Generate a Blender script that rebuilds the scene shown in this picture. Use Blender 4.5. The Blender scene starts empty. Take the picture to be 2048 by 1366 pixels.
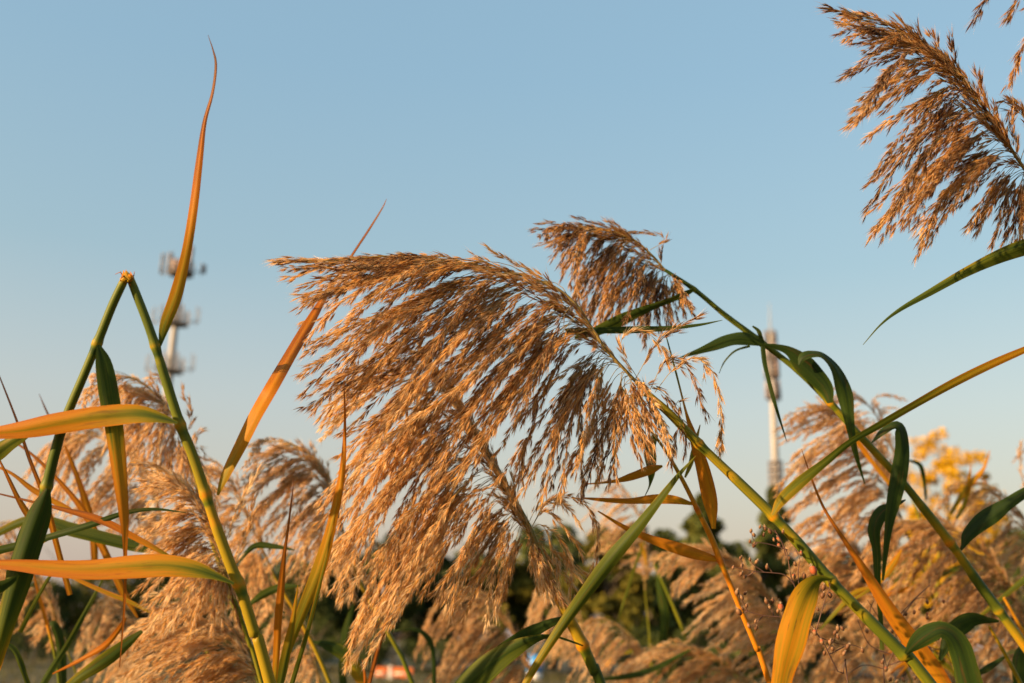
import bpy, math
import numpy as np
from math import radians as rad

# ---------------------------------------------------------------- camera, sky, sun, exposure
SC = bpy.context.scene
COL = SC.collection
FPX, W, H = 2185.0, 2048.0, 1366.0
PITCH, ROLL, CAM_Z = 15.2, 1.5, 1.25
cd = bpy.data.cameras.new('camera')
cam = bpy.data.objects.new('camera', cd); COL.objects.link(cam)
cd.sensor_width = 36.0; cd.lens = FPX / W * 36.0
cd.clip_start = 0.02; cd.clip_end = 6000
cd.dof.use_dof = True; cd.dof.focus_distance = 1.0; cd.dof.aperture_fstop = 6.0
from mathutils import Matrix, Vector
RM = Matrix.Rotation(rad(90 + PITCH), 4, 'X') @ Matrix.Rotation(rad(ROLL), 4, 'Z')
cam.matrix_world = Matrix.Translation((0, 0, CAM_Z)) @ RM
SC.camera = cam
R3 = np.array(RM.to_3x3()); CP = np.array((0, 0, CAM_Z))

SUN_EL, SUN_AZ = 13.0, 241.0          # azimuth clockwise from +Y: behind the left shoulder
wd = bpy.data.worlds.new('World'); SC.world = wd; wd.use_nodes = True
nt = wd.node_tree; bg = nt.nodes['Background']
sky = nt.nodes.new('ShaderNodeTexSky'); sky.sky_type = 'NISHITA'; sky.sun_disc = False
sky.sun_elevation = rad(SUN_EL); sky.sun_rotation = rad(SUN_AZ)
sky.air_density = 1.7; sky.dust_density = 4.0; sky.ozone_density = 1.8; sky.altitude = 50
# thin bright haze in the sky, creamy low down, over the clear-sky model
veil = nt.nodes.new('ShaderNodeMixRGB'); veil.inputs[0].default_value = 0.6
tcw = nt.nodes.new('ShaderNodeTexCoord'); sep = nt.nodes.new('ShaderNodeSeparateXYZ'); hz = nt.nodes.new('ShaderNodeValToRGB'); mul = nt.nodes.new('ShaderNodeVectorMath')
nt.links.new(tcw.outputs['Generated'], sep.inputs[0]); nt.links.new(sep.outputs['Z'], hz.inputs[0])
K = [(0.0, (2.85, 2.20, 1.93)), (0.10, (2.48, 2.23, 2.19)), (0.20, (2.08, 2.25, 2.46)), (0.32, (1.30, 1.96, 2.42)), (0.48, (1.08, 1.86, 2.52))]
while len(hz.color_ramp.elements) < len(K): hz.color_ramp.elements.new(0.5)
for e, (p_, c_) in zip(hz.color_ramp.elements, K): e.position = p_; e.color = (c_[0] / 3, c_[1] / 3, c_[2] / 3, 1)
mul.operation = 'SCALE'; mul.inputs['Scale'].default_value = 3.0
nt.links.new(hz.outputs[0], mul.inputs[0]); nt.links.new(mul.outputs[0], veil.inputs[2])
nt.links.new(sky.outputs[0], veil.inputs[1]); nt.links.new(veil.outputs[0], bg.inputs[0]); bg.inputs[1].default_value = 0.110
sl = bpy.data.lights.new('sun', 'SUN'); sl.energy = 5.0; sl.angle = rad(0.6); sl.color = (1.0, 0.68, 0.37)
so = bpy.data.objects.new('sun', sl); COL.objects.link(so)
tosun = Vector((math.sin(rad(SUN_AZ)) * math.cos(rad(SUN_EL)), math.cos(rad(SUN_AZ)) * math.cos(rad(SUN_EL)), math.sin(rad(SUN_EL))))
so.rotation_euler = tosun.to_track_quat('Z', 'Y').to_euler(); so.location = (-6, -4, 8)
vs = SC.view_settings
SC.display_settings.display_device = 'sRGB'
vs.view_transform = 'Standard'; vs.look = 'None'; vs.gamma = 1; vs.use_curve_mapping = False; vs.exposure = 1.3
SC.render.engine = 'CYCLES'
SC.cycles.max_bounces = 6; SC.cycles.diffuse_bounces = 3; SC.cycles.transmission_bounces = 3
SC.cycles.use_denoising = True

# ---------------------------------------------------------------- helpers
rng = np.random.default_rng(7)

def P(x, y, d):
    x, y, d = np.broadcast_arrays(np.asarray(x, float), np.asarray(y, float), np.asarray(d, float))
    v = np.stack([(x - W / 2) / FPX * d, (H / 2 - y) / FPX * d, -d], -1)
    return v @ R3.T + CP

def nrm(v):
    return v / np.maximum(np.linalg.norm(v, axis=-1, keepdims=True), 1e-9)

def spline(C, n):
    """Catmull-Rom through the rows of C, n samples spread by arc length of the first columns."""
    C = np.asarray(C, float)
    if len(C) == 2:
        t = np.linspace(0, 1, n)[:, None]; return C[0] * (1 - t) + C[1] * t
    E = np.vstack([2 * C[0] - C[1], C, 2 * C[-1] - C[-2]])
    out = []
    for i in range(len(C) - 1):
        p0, p1, p2, p3 = E[i:i + 4]
        t = np.linspace(0, 1, 12, endpoint=False)[:, None]
        out.append(0.5 * (2 * p1 + (p2 - p0) * t + (2 * p0 - 5 * p1 + 4 * p2 - p3) * t ** 2 + (3 * p1 - p0 - 3 * p2 + p3) * t ** 3))
    F = np.vstack(out + [C[-1:]])
    s = np.concatenate([[0], np.cumsum(np.linalg.norm(np.diff(F[:, :3], axis=0), axis=1))])
    q = np.linspace(0, s[-1], n)
    return np.stack([np.interp(q, s, F[:, k]) for k in range(F.shape[1])], 1)

class MB:
    """collects vertices, faces, a tone per vertex and uv, and links them as ONE mesh object"""
    def __init__(s): s.v, s.f3, s.f4, s.t, s.u, s.m3, s.m4, s.n = [], [], [], [], [], [], [], 0
    def add(s, v, f4=None, f3=None, tone=0.5, uv=None, mat=0):
        v = np.asarray(v, float).reshape(-1, 3)
        s.v.append(v); s.t.append(np.broadcast_to(np.asarray(tone, float), (len(v),)))
        s.u.append(np.zeros((len(v), 2)) if uv is None else np.asarray(uv, float))
        if f4 is not None and len(f4): s.f4.append(np.asarray(f4, int) + s.n); s.m4.append(np.full(len(f4), mat))
        if f3 is not None and len(f3): s.f3.append(np.asarray(f3, int) + s.n); s.m3.append(np.full(len(f3), mat))
        s.n += len(v)
    def grid(s, G, tone=0.5, uv=None, mat=0, closed=False):
        a, b = G.shape[:2]; i = np.arange(a * b).reshape(a, b)
        j = np.concatenate([i, i[:, :1]], 1) if closed else i
        f = np.stack([j[:-1, :-1], j[:-1, 1:], j[1:, 1:], j[1:, :-1]], -1).reshape(-1, 4)
        s.add(G.reshape(-1, 3), f, None, np.broadcast_to(np.asarray(tone, float).reshape(-1, 1) if np.ndim(tone) == 1 else tone, (a, b)).reshape(-1), uv, mat)
    def tube(s, C, r, k=8, tone=0.5, mat=0, cap=True, v0=0.0):
        C = np.asarray(C, float); n = len(C); r = np.broadcast_to(np.asarray(r, float), (n,))
        T = nrm(np.gradient(C, axis=0)); ref = np.array([0.31, 0.9, 0.29]) if abs(T[0][1]) < .8 else np.array([1., 0.1, 0.2])
        A = nrm(np.cross(T, ref)); B = np.cross(T, A)
        th = np.arange(k) / k * 2 * np.pi
        G = C[:, None] + r[:, None, None] * (np.cos(th)[None, :, None] * A[:, None] + np.sin(th)[None, :, None] * B[:, None])
        L = np.concatenate([[0], np.cumsum(np.linalg.norm(np.diff(C, axis=0), axis=1))]) / 0.05 + v0
        uv = np.stack(np.broadcast_arrays(np.abs(np.linspace(-1, 1, k, endpoint=False))[None, :], L[:, None]), -1).reshape(-1, 2)
        s.grid(G, tone, uv, mat, True)
        if cap:
            for e, o in ((0, 1), (n - 1, 0)):
                b0 = np.vstack([C[e:e + 1], G[e]]); t = np.ravel(np.broadcast_to(tone, (n,)))[e]
                idx = np.arange(k); f = np.stack([np.zeros(k, int), 1 + idx, 1 + (idx + 1) % k], 1)
                s.add(b0, None, f if o else f[:, ::-1], t, None, mat)
    def box(s, c, sx, sy, sz, tone=0.5, mat=0, rot=0.0):
        v = np.array([[x, y, z] for x in (-.5, .5) for y in (-.5, .5) for z in (-.5, .5)]) * (sx, sy, sz)
        ca, sa = math.cos(rot), math.sin(rot)
        v = v @ np.array([[ca, sa, 0], [-sa, ca, 0], [0, 0, 1]]) + np.asarray(c)
        s.add(v, [(0, 1, 3, 2), (4, 6, 7, 5), (0, 4, 5, 1), (2, 3, 7, 6), (0, 2, 6, 4), (1, 5, 7, 3)], None, tone, None, mat)
    def build(s, name, mats, parent=None, smooth=False):
        v = np.vstack(s.v); org = np.array(parent.matrix_world.translation) if parent is not None else np.zeros(3)
        if parent is not None and parent.parent is not None: org = ORG[parent.name]
        v = v - org
        f4 = np.vstack(s.f4) if s.f4 else np.zeros((0, 4), int); f3 = np.vstack(s.f3) if s.f3 else np.zeros((0, 3), int)
        me = bpy.data.meshes.new(name)
        me.vertices.add(len(v)); me.vertices.foreach_set('co', v.ravel().astype(np.float32))
        lv = np.concatenate([f4.ravel(), f3.ravel()]); me.loops.add(len(lv)); me.loops.foreach_set('vertex_index', lv.astype(np.int32))
        npol = len(f4) + len(f3); me.polygons.add(npol)
        st = np.concatenate([np.arange(len(f4)) * 4, len(f4) * 4 + np.arange(len(f3)) * 3])
        me.polygons.foreach_set('loop_start', st.astype(np.int32))
        mi = np.concatenate((s.m4 or [np.zeros(0)]) + (s.m3 or [np.zeros(0)])).astype(np.int32)
        me.polygons.foreach_set('material_index', mi)
        if smooth: me.polygons.foreach_set('use_smooth', np.ones(npol, bool))
        a = me.attributes.new('tone', 'FLOAT', 'POINT'); a.data.foreach_set('value', np.concatenate(s.t).astype(np.float32))
        uvl = me.uv_layers.new(name='UVMap'); uvl.data.foreach_set('uv', np.vstack(s.u)[lv].ravel().astype(np.float32))
        for m in (mats if isinstance(mats, (list, tuple)) else [mats]): me.materials.append(m)
        me.update(calc_edges=True); me.validate()
        o = bpy.data.objects.new(name, me); COL.objects.link(o)
        if parent is not None: o.parent = parent
        ORG[o.name] = org
        return o
ORG = {}

def empty(name, loc, label, cat, group=None):
    o = bpy.data.objects.new(name, None); COL.objects.link(o)
    o.empty_display_size = 0.1
    o.location = [float(c) for c in loc]; o.matrix_world = Matrix.Translation(o.location)
    o['label'] = label; o['category'] = cat
    if group: o['group'] = group
    return o

def tag(o, label=None, cat=None, group=None, kind=None):
    if label: o['label'] = label
    if cat: o['category'] = cat
    if group: o['group'] = group
    if kind: o['kind'] = kind
    return o

# ---------------------------------------------------------------- materials
def newmat(name):
    m = bpy.data.materials.new(name); m.use_nodes = True
    n = m.node_tree.nodes; l = m.node_tree.links
    return m, n, l, n['Principled BSDF'], n['Material Output']

def ramp(n, stops):
    r = n.new('ShaderNodeValToRGB'); e = r.color_ramp.elements
    while len(e) < len(stops): e.new(0.5)
    for k, (p, c) in enumerate(stops): e[k].position = p; e[k].color = (*c, 1)
    return r

def tonemat(name, stops, rough=0.6, transl=0.3, noise=None, spec=0.3, bump=0.0, spots=None):
    """colour = ramp(tone attribute + streaky noise along the uv), thin-leaf translucency"""
    m, n, l, b, out = newmat(name)
    at = n.new('ShaderNodeAttribute'); at.attribute_name = 'tone'
    fac = at.outputs['Fac']; bmpsrc = None
    if noise:
        uv = n.new('ShaderNodeUVMap'); uv.uv_map = 'UVMap'
        for (sx, sy, sc, det, amp) in noise:
            mp = n.new('ShaderNodeMapping'); mp.inputs['Scale'].default_value = (sx, sy, 1)
            l.new(uv.outputs[0], mp.inputs[0])
            nz = n.new('ShaderNodeTexNoise'); nz.inputs['Scale'].default_value = sc; nz.inputs['Detail'].default_value = det
            l.new(mp.outputs[0], nz.inputs['Vector'])
            ma = n.new('ShaderNodeMath'); ma.operation = 'MULTIPLY_ADD'
            l.new(nz.outputs['Fac'], ma.inputs[0]); ma.inputs[1].default_value = amp
            ad = n.new('ShaderNodeMath'); ad.operation = 'SUBTRACT'; l.new(fac, ad.inputs[0]); ad.inputs[1].default_value = amp * 0.5
            l.new(ad.outputs[0], ma.inputs[2]); fac = ma.outputs[0]; bmpsrc = nz.outputs['Fac']
    r = ramp(n, stops); l.new(fac, r.inputs[0])
    cout = r.outputs[0]
    if spots:            # brown dried blotches and flecks
        for (sx, sy, lo, hi, amt, colr) in spots:
            mp = n.new('ShaderNodeMapping'); mp.inputs['Scale'].default_value = (sx, sy, 1); mp.inputs['Location'].default_value = (3.1 * sx, 7.7, 0)
            l.new(uv.outputs[0], mp.inputs[0]); nz = n.new('ShaderNodeTexNoise'); nz.inputs['Scale'].default_value = 1.0; nz.inputs['Detail'].default_value = 6; nz.inputs['Roughness'].default_value = .62
            l.new(mp.outputs[0], nz.inputs['Vector'])
            mr = n.new('ShaderNodeMapRange'); mr.inputs[1].default_value = lo; mr.inputs[2].default_value = hi; mr.inputs[4].default_value = amt
            l.new(nz.outputs['Fac'], mr.inputs[0]); mc = n.new('ShaderNodeMixRGB'); l.new(mr.outputs[0], mc.inputs[0]); l.new(cout, mc.inputs[1]); mc.inputs[2].default_value = (*colr, 1)
            cout = mc.outputs[0]
    l.new(cout, b.inputs['Base Color']); b.inputs['Roughness'].default_value = rough
    b.inputs['Specular IOR Level'].default_value = spec
    if bump and bmpsrc is not None:
        bp = n.new('ShaderNodeBump'); bp.inputs['Strength'].default_value = bump; bp.inputs['Distance'].default_value = 0.001
        l.new(bmpsrc, bp.inputs['Height']); l.new(bp.outputs[0], b.inputs['Normal'])
    if transl:
        t = n.new('ShaderNodeBsdfTranslucent'); l.new(cout, t.inputs[0])
        mx = n.new('ShaderNodeMixShader'); mx.inputs[0].default_value = transl
        l.new(b.outputs[0], mx.inputs[1]); l.new(t.outputs[0], mx.inputs[2]); l.new(mx.outputs[0], out.inputs[0])
    return m

AGE = [(0.0, (0.014, 0.030, 0.008)), (0.18, (0.034, 0.060, 0.008)), (0.34, (0.10, 0.115, 0.008)), (0.46, (0.27, 0.18, 0.008)),
       (0.57, (0.45, 0.18, 0.007)), (0.76, (0.42, 0.12, 0.007)), (0.9, (0.22, 0.075, 0.02)), (1.0, (0.10, 0.05, 0.03))]
M_leaf = tonemat('reed_leaf', AGE, 0.55, 0.40, [(5, 0.30, 1.0, 3, 0.34), (24, 0.16, 1.0, 2, 0.20), (3, 1.1, 1.0, 4, 0.20), (70, 0.05, 1.0, 1, 0.16)], 0.16, 0.06, [(4, .9, .56, .70, .6, (.11, .045, .012)), (14, 2.5, .62, .72, .7, (.06, .026, .012))])
M_stem = tonemat('reed_stem', AGE, 0.5, 0.0, [(6, 0.15, 1.0, 3, 0.16), (2, 0.5, 1.0, 4, 0.18)], 0.16, 0.05, [(3, .5, .60, .74, .5, (.11, .05, .014)), (7, 3, .64, .74, .6, (.05, .024, .012))])
GRAIN = [(0.0, (0.07, 0.028, 0.014)), (0.25, (0.20, 0.082, 0.028)), (0.5, (0.47, 0.225, 0.06)), (0.72, (0.70, 0.375, 0.09)), (1.0, (0.80, 0.58, 0.30))]
M_grain = tonemat('plume_spikelet', GRAIN, 0.5, 0.55, None, 0.25)
M_silk = tonemat('plume_silk', [(0, (0.42, 0.26, 0.14)), (0.5, (0.64, 0.41, 0.20)), (1, (0.80, 0.62, 0.40))], 0.45, 0.45, None, 0.3)
M_twig = tonemat('plume_branch', [(0, (0.07, 0.05, 0.015)), (0.5, (0.22, 0.15, 0.04)), (1, (0.38, 0.27, 0.1))], 0.5, 0.0)

def objmat(name, c1, c2, scale=8.0, rough=0.6, metal=0.0, bump=0.0):
    m, n, l, b, out = newmat(name)
    tc = n.new('ShaderNodeTexCoord'); nz = n.new('ShaderNodeTexNoise'); nz.inputs['Scale'].default_value = scale; nz.inputs['Detail'].default_value = 5
    l.new(tc.outputs['Object'], nz.inputs['Vector'])
    r = ramp(n, [(0.32, c1), (0.68, c2)]); l.new(nz.outputs['Fac'], r.inputs[0]); l.new(r.outputs[0], b.inputs['Base Color'])
    b.inputs['Roughness'].default_value = rough; b.inputs['Metallic'].default_value = metal
    if bump:
        bp = n.new('ShaderNodeBump'); bp.inputs['Strength'].default_value = bump; l.new(nz.outputs['Fac'], bp.inputs['Height']); l.new(bp.outputs[0], b.inputs['Normal'])
    return m

# ---------------------------------------------------------------- ground, grass
M_ground = objmat('meadow_ground', (0.03, 0.030, 0.006), (0.085, 0.06, 0.014), 0.35, 0.95, 0, 0.3)
g = MB()
gx = np.concatenate([-np.geomspace(3000, 60, 14), np.linspace(-50, 50, 41), np.geomspace(60, 3000, 14)])
gy = np.concatenate([-np.geomspace(3000, 40, 12), np.linspace(-30, 90, 61), np.geomspace(100, 3000, 16)])
GX, GY = np.meshgrid(gx, gy, indexing='ij')
near = np.exp(-(np.hypot(GX, GY) / 90) ** 2)
g.grid(np.stack([GX, GY, (0.05 * np.sin(GX * .6 + 1) * np.sin(GY * .45) - 0.03) * near], -1))
tag(g.build('ground', M_ground, smooth=True), kind='structure')

M_grass = tonemat('grass_blade', [(0, (0.03, 0.045, 0.01)), (0.5, (0.055, 0.06, 0.014)), (1, (0.16, 0.115, 0.04))], 0.7, 0.3)
def blades(n, x0, x1, y0, y1, h0, h1, w):
    b = MB(); x = rng.uniform(x0, x1, n); y = rng.uniform(y0, y1, n); h = rng.uniform(h0, h1, n)
    a = rng.uniform(0, 2 * np.pi, n); lean = rng.normal(0, .35, (n, 2)) * h[:, None]
    base = np.stack([x, y, np.full(n, -0.06)], 1); sd = np.stack([np.cos(a), np.sin(a), np.zeros(n)], 1) * w
    mid = base + np.concatenate([lean * .35, (h * .6)[:, None]], 1); tip = base + np.concatenate([lean, h[:, None]], 1)
    v = np.stack([base - sd, base + sd, mid + sd * .7, tip, mid - sd * .7], 1)
    k = np.arange(n)[:, None] * 5
    b.add(v, k + [0, 1, 2, 4], k + [4, 2, 3], np.repeat(rng.uniform(0, 1, n), 5))
    return b
bl = blades(26000, -26, 26, 18, 44, 0.06, 0.30, 0.012)
tag(bl.build('grass', M_grass), 'short dry meadow grass between the reeds and the trees', 'grass', kind='stuff')

# ---------------------------------------------------------------- trees beyond the meadow
M_bark = objmat('bark', (0.05, 0.035, 0.022), (0.13, 0.095, 0.06), 6, 0.9, 0, 0.5)
def crown_points(n, kind, hh, ww):
    if kind == 'conifer':
        z = rng.uniform(0, 1, n) ** 1.1; lay = 0.72 + 0.28 * np.sin(z * 46)
        r = ww * (1 - z) ** .82 * lay * np.sqrt(rng.uniform(.1, 1, n)) + .06; a = rng.uniform(0, 2 * np.pi, n)
        r *= 1 + .22 * np.sin(a * 3 + z * 9)
        return np.stack([r * np.cos(a), r * np.sin(a), hh * (.06 + .94 * z) - r * .28], 1)
    nc = {'round': 36, 'poplar': 120, 'shrub': 14}[kind]
    u = rng.normal(0, 1, (nc, 3)); u = nrm(u) * rng.uniform(.25, 1, (nc, 1)) ** .6
    low = {'round': .06, 'poplar': .2, 'shrub': .03}[kind]
    cc = u * (ww * .8, ww * .8, hh * (1 - low) * .43) + (0, 0, hh * (low + (1 - low) * .5))
    rr = rng.uniform(.16, .34, nc) * ww * (.5 if kind == 'poplar' else 1)
    k = rng.integers(0, nc, n); d = nrm(rng.normal(0, 1, (n, 3))) * rng.uniform(.2, 1, (n, 1)) ** .5
    return cc[k] + d * rr[k][:, None] * (1, 1, .8)

def tree(name, px, ytop, depth, wpx, kind, mat, label, cat, n=6000, size=.11, group=None, sink=0.0):
    top = P(px, ytop, depth); hh = top[2] + sink; ww = wpx / FPX * depth / 2
    t = empty(name, (top[0], top[1], -sink), label, cat, group)
    o = np.array(t.location)
    tr = MB(); z = np.linspace(0, hh * (.93 if kind == 'conifer' else .72), 10)
    c = np.stack([.05 * ww * np.sin(z * 1.3), .05 * ww * np.cos(z), z], 1) + o
    tr.tube(c, np.linspace(hh * .03, hh * .006, 10), 8)
    for k in range(16 if kind == 'conifer' else 9):
        q = rng.uniform(.25, .95); i = int(q * 9); a = rng.uniform(0, 6.28)
        L = ww * (1 - q * .8) * .8 if kind == 'conifer' else ww * rng.uniform(.5, .85)
        dz = -.15 * L if kind == 'conifer' else L * rng.uniform(.4, 1.1)
        e = c[i] + (L * math.cos(a), L * math.sin(a), dz); m_ = (c[i] + e) / 2 + (0, 0, .08 * L)
        tr.tube(np.array([c[i], m_, e]), [hh * .010, hh * .007, hh * .003], 5)
    tr.build('trunk', M_bark, t, True)
    pts = crown_points(n, kind, hh, ww) + o
    nn = nrm(rng.normal(0, 1, (n, 3)) + (0, 0, .4)); s1 = nrm(np.cross(nn, rng.normal(0, 1, (n, 3)))); s2 = np.cross(nn, s1)
    L = size * rng.uniform(.6, 1.4, (n, 1)) * hh / 5
    cb = MB(); v = np.stack([pts - s1 * L, pts + s2 * L * .5, pts + s1 * L, pts - s2 * L * .5], 1)
    cb.add(v, np.arange(n * 4).reshape(n, 4), None, np.repeat(np.clip(rng.normal(.5, .22, n), 0, 1), 4))
    cb.build('crown', mat, t)
    return t
def folmat(name, a, b, c): return tonemat(name, [(0, a), (.5, b), (1, c)], .7, .25, None, .2)
F_dark = folmat('foliage_dark_green', (.016, .028, .007), (.045, .062, .012), (.10, .11, .018))
F_olive = folmat('foliage_olive', (.04, .045, .007), (.11, .10, .012), (.20, .155, .016))
F_con = folmat('foliage_conifer', (.03, .046, .012), (.085, .10, .018), (.16, .155, .026))
F_yel = folmat('foliage_yellow', (.28, .16, .004), (.56, .32, .006), (.72, .43, .01))
F_grey = folmat('foliage_grey_brown', (.03, .03, .012), (.07, .065, .022), (.13, .11, .035))
GT = 'trees beyond the meadow'
tree('conifer_tree', 1402, 990, 45, 340, 'conifer', F_con, 'pointed conifer standing left of the right tower, under the orange hanging leaf', 'tree', 12000, group=GT)
tree('conifer_tree', 1545, 975, 48, 250, 'conifer', F_con, 'slim pale conifer rising right under the antenna tower with the needle spire', 'tree', 8000, group=GT)
tree('autumn_tree', 1878, 832, 38, 250, 'poplar', F_yel, 'tall bright yellow autumn tree above the right reeds', 'tree', 9000, .042, group=GT)
tree('autumn_tree', 1940, 920, 40, 190, 'poplar', F_olive, 'thin olive tree just right of the bright yellow tree', 'tree', 2200, .05, group=GT)
for a in ((-60, 1150, 46, 240, 'round', F_grey, 'grey brown bushy tree cut by the left picture edge'),
          (70, 1172, 44, 170, 'round', F_dark, 'low dark tree behind the folded reed stem at far left'),
          (185, 1160, 50, 190, 'round', F_olive, 'olive round tree behind the two long orange leaves at left'),
          (330, 1150, 52, 200, 'round', F_dark, 'dark tree hidden behind the lower left plumes'),
          (480, 1120, 50, 200, 'round', F_dark, 'dark tree behind the base of the folded reed'),
          (640, 1110, 43, 180, 'round', F_dark, 'dark green tree behind the slender orange blade'),
          (770, 1075, 45, 210, 'round', F_dark, 'darkest broad tree above the two orange barriers'),
          (890, 1100, 47, 180, 'round', F_dark, 'dark tree behind the lowest golden spray tips'),
          (985, 1110, 46, 150, 'round', F_olive, 'olive tree between the golden spray tips and the yellow stem'),
          (1110, 1050, 48, 190, 'round', F_dark, 'dark round tree behind the bright yellow stem'),
          (1215, 1075, 42, 130, 'round', F_olive, 'yellowish olive tree just right of the bright yellow stem'),
          (1300, 1055, 46, 150, 'round', F_dark, 'dark tree left of the pointed conifer'),
          (1470, 1110, 50, 160, 'round', F_dark, 'low dark tree between the two conifers'),
          (1640, 1120, 52, 220, 'round', F_dark, 'dark tree behind the right reeds under the orange stalk'),
          (1790, 1100, 50, 240, 'round', F_olive, 'olive tree below the bright yellow tree'),
          (2040, 1050, 47, 240, 'round', F_dark, 'dark green tree at the right picture edge')):
    tree('broadleaf_tree', a[0], a[1] - 26, a[2], a[3] * 1.4, a[4], a[5], a[6], 'tree', 11000, .125, group=GT)
for x, yt, d, w, lb in ((-40, 1240, 35, 200, 'low shrub at the far left picture edge'), (75, 1252, 36, 150, 'low shrub left of the drooping grey green blade'), (190, 1246, 34, 170, 'low shrub behind the pale tan plume at lower left'),
                    (330, 1240, 36, 190, 'low shrub behind the golden plume at lower left'), (450, 1250, 37, 170, 'low shrub behind the foot of the folded reed'), (625, 1240, 39, 160, 'taller shrub behind the drooping green leaf'),
                    (790, 1232, 40, 170, 'taller shrub directly behind the two orange barriers'), (1250, 1235, 38, 190, 'low shrub right of the foot of the yellow stem'), (1380, 1240, 36, 190, 'low shrub behind the foot of the orange stalk'),
                    (560, 1262, 36, 150, 'low dark shrub behind the orange blade foot'), (700, 1268, 37, 160, 'low shrub left of the orange barriers'),
                    (885, 1270, 38, 170, 'low shrub right of the orange barriers'), (1000, 1278, 37, 130, 'low shrub left of the blue notice board'),
                    (1140, 1268, 38, 170, 'low dark shrub right of the blue notice board')):
    tree('shrub', x, yt, d, w, 'shrub', F_dark, lb, 'shrub', 3000, .14, group='shrubs along the meadow edge')

# ---------------------------------------------------------------- antenna towers
M_pole = objmat('painted_steel', (0.22, 0.205, 0.195), (0.30, 0.28, 0.265), .5, .5)
M_dark = objmat('dark_steel', (0.10, 0.085, 0.08), (0.18, 0.15, 0.14), 2, .55)
M_pane = objmat('antenna_casing', (0.22, 0.19, 0.18), (0.30, 0.26, 0.24), 1, .45)
M_rust = objmat('reddish_steel', (0.22, 0.15, 0.12), (0.30, 0.21, 0.17), 2, .6)
def ring(mb, c, r, z, tr, n=24, a0=0, a1=6.2832):
    th = np.linspace(a0, a1, n); mb.tube(np.stack([c[0] + r * np.cos(th), c[1] + r * np.sin(th), np.full(n, z)], 1), tr, 6)
def zpx(base, y, d):     # height on a vertical axis that shows at picture row y
    zs = np.linspace(0, 120, 4000); q = (np.stack([np.full(4000, base[0]), np.full(4000, base[1]), zs], 1) - CP) @ R3
    yy = H / 2 - q[:, 1] / -q[:, 2] * FPX
    return float(np.interp(-y, -yy, zs))
D = 100.0
tp = P(361, 550, D); b0 = np.array((tp[0], tp[1], 0.))
tw = empty('antenna_tower', b0, 'pale mobile phone mast with three antenna rings at left', 'tower', 'antenna towers')
s = D / FPX
zt, z2, z3 = tp[2], zpx(b0, 650, D), zpx(b0, 745, D)
m = MB(); zz = np.linspace(0, zt + .4, 24); m.tube(np.stack([np.full(24, b0[0]), np.full(24, b0[1]), zz], 1), np.interp(zz, [0, zt], [.52, .26]), 18)
for q in np.linspace(.2, .9, 6): ring(m, b0, np.interp(q, [0, 1], [.52, .26]) + .06, zt * q, .05)
m.build('pole', M_pole, tw, True)
for z, r, heavy in ((zt, 1.15, 1), (z2, 1.05, 0), (z3, 1.05, 0)):
    p = MB()
    th = np.linspace(0, 6.2832, 33); G = np.stack([np.stack([b0[0] + q * np.cos(th), b0[1] + q * np.sin(th), np.full(33, z + e)], 1) for q, e in ((.3, 0), (r, 0), (r, .14 + .12 * heavy), (.3, .14 + .12 * heavy), (.3, 0))])
    p.grid(G); pl = p.build('platform', M_dark, tw)
    rl = MB()
    for e in (.6, 1.15): ring(rl, b0, r, z + e, .03)
    for a in np.arange(12) / 12 * 6.2832: rl.tube([(b0[0] + r * math.cos(a), b0[1] + r * math.sin(a), z), (b0[0] + r * math.cos(a), b0[1] + r * math.sin(a), z + 1.15)], .04, 6)
    rl.build('railing', M_dark, pl)
def panel(tw, c, ang, r, z, h, w, mat, arm=True):
    x, y = c[0] + r * math.cos(ang), c[1] + r * math.sin(ang)
    a = MB(); a.box((x, y, z + h / 2), w * .55, w, h, rot=ang)
    a.box((x, y, z + h + .03), w * .4, w * .7, .06, rot=ang)
    o = a.build('antenna', mat, tw)
    q = MB(); q.tube([(x - .25 * math.cos(ang), y - .25 * math.sin(ang), z - .25), (x - .25 * math.cos(ang), y - .25 * math.sin(ang), z + h + .2)], .05, 6)
    if arm: q.tube([(c[0] + .25 * math.cos(ang), c[1] + .25 * math.sin(ang), z + .1), (x, y, z + .1)], .05, 6)
    q.build('bracket', M_dark, o)
for ang, r, h, w, dz, mt in ((3.1, 1.85, 1.9, .26, .1, M_dark), (3.9, 1.2, 1.7, .34, .1, M_dark), (5.6, 1.35, 2.2, .34, .3, M_pane), (.1, 2.05, .75, .5, .3, M_dark),
                          (4.5, 1.2, .9, .34, .2, M_rust), (2.2, 1.2, 1.4, .30, .1, M_dark), (1.2, 1.2, 1.5, .30, .1, M_dark), (5.0, 1.3, .8, .4, .2, M_rust)):
    panel(tw, b0, ang, r, zt + dz, h, w, mt)
for zq in (z2, z3):
    for ang, r in ((3.0, 2.55), (3.75, 1.6), (4.5, 1.5), (5.4, 1.6), (6.2, 2.4), (1.0, 1.7), (2.1, 1.7)):
        panel(tw, b0, ang, r * .9, zq + .2, 1.35, .11, M_pane)

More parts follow.
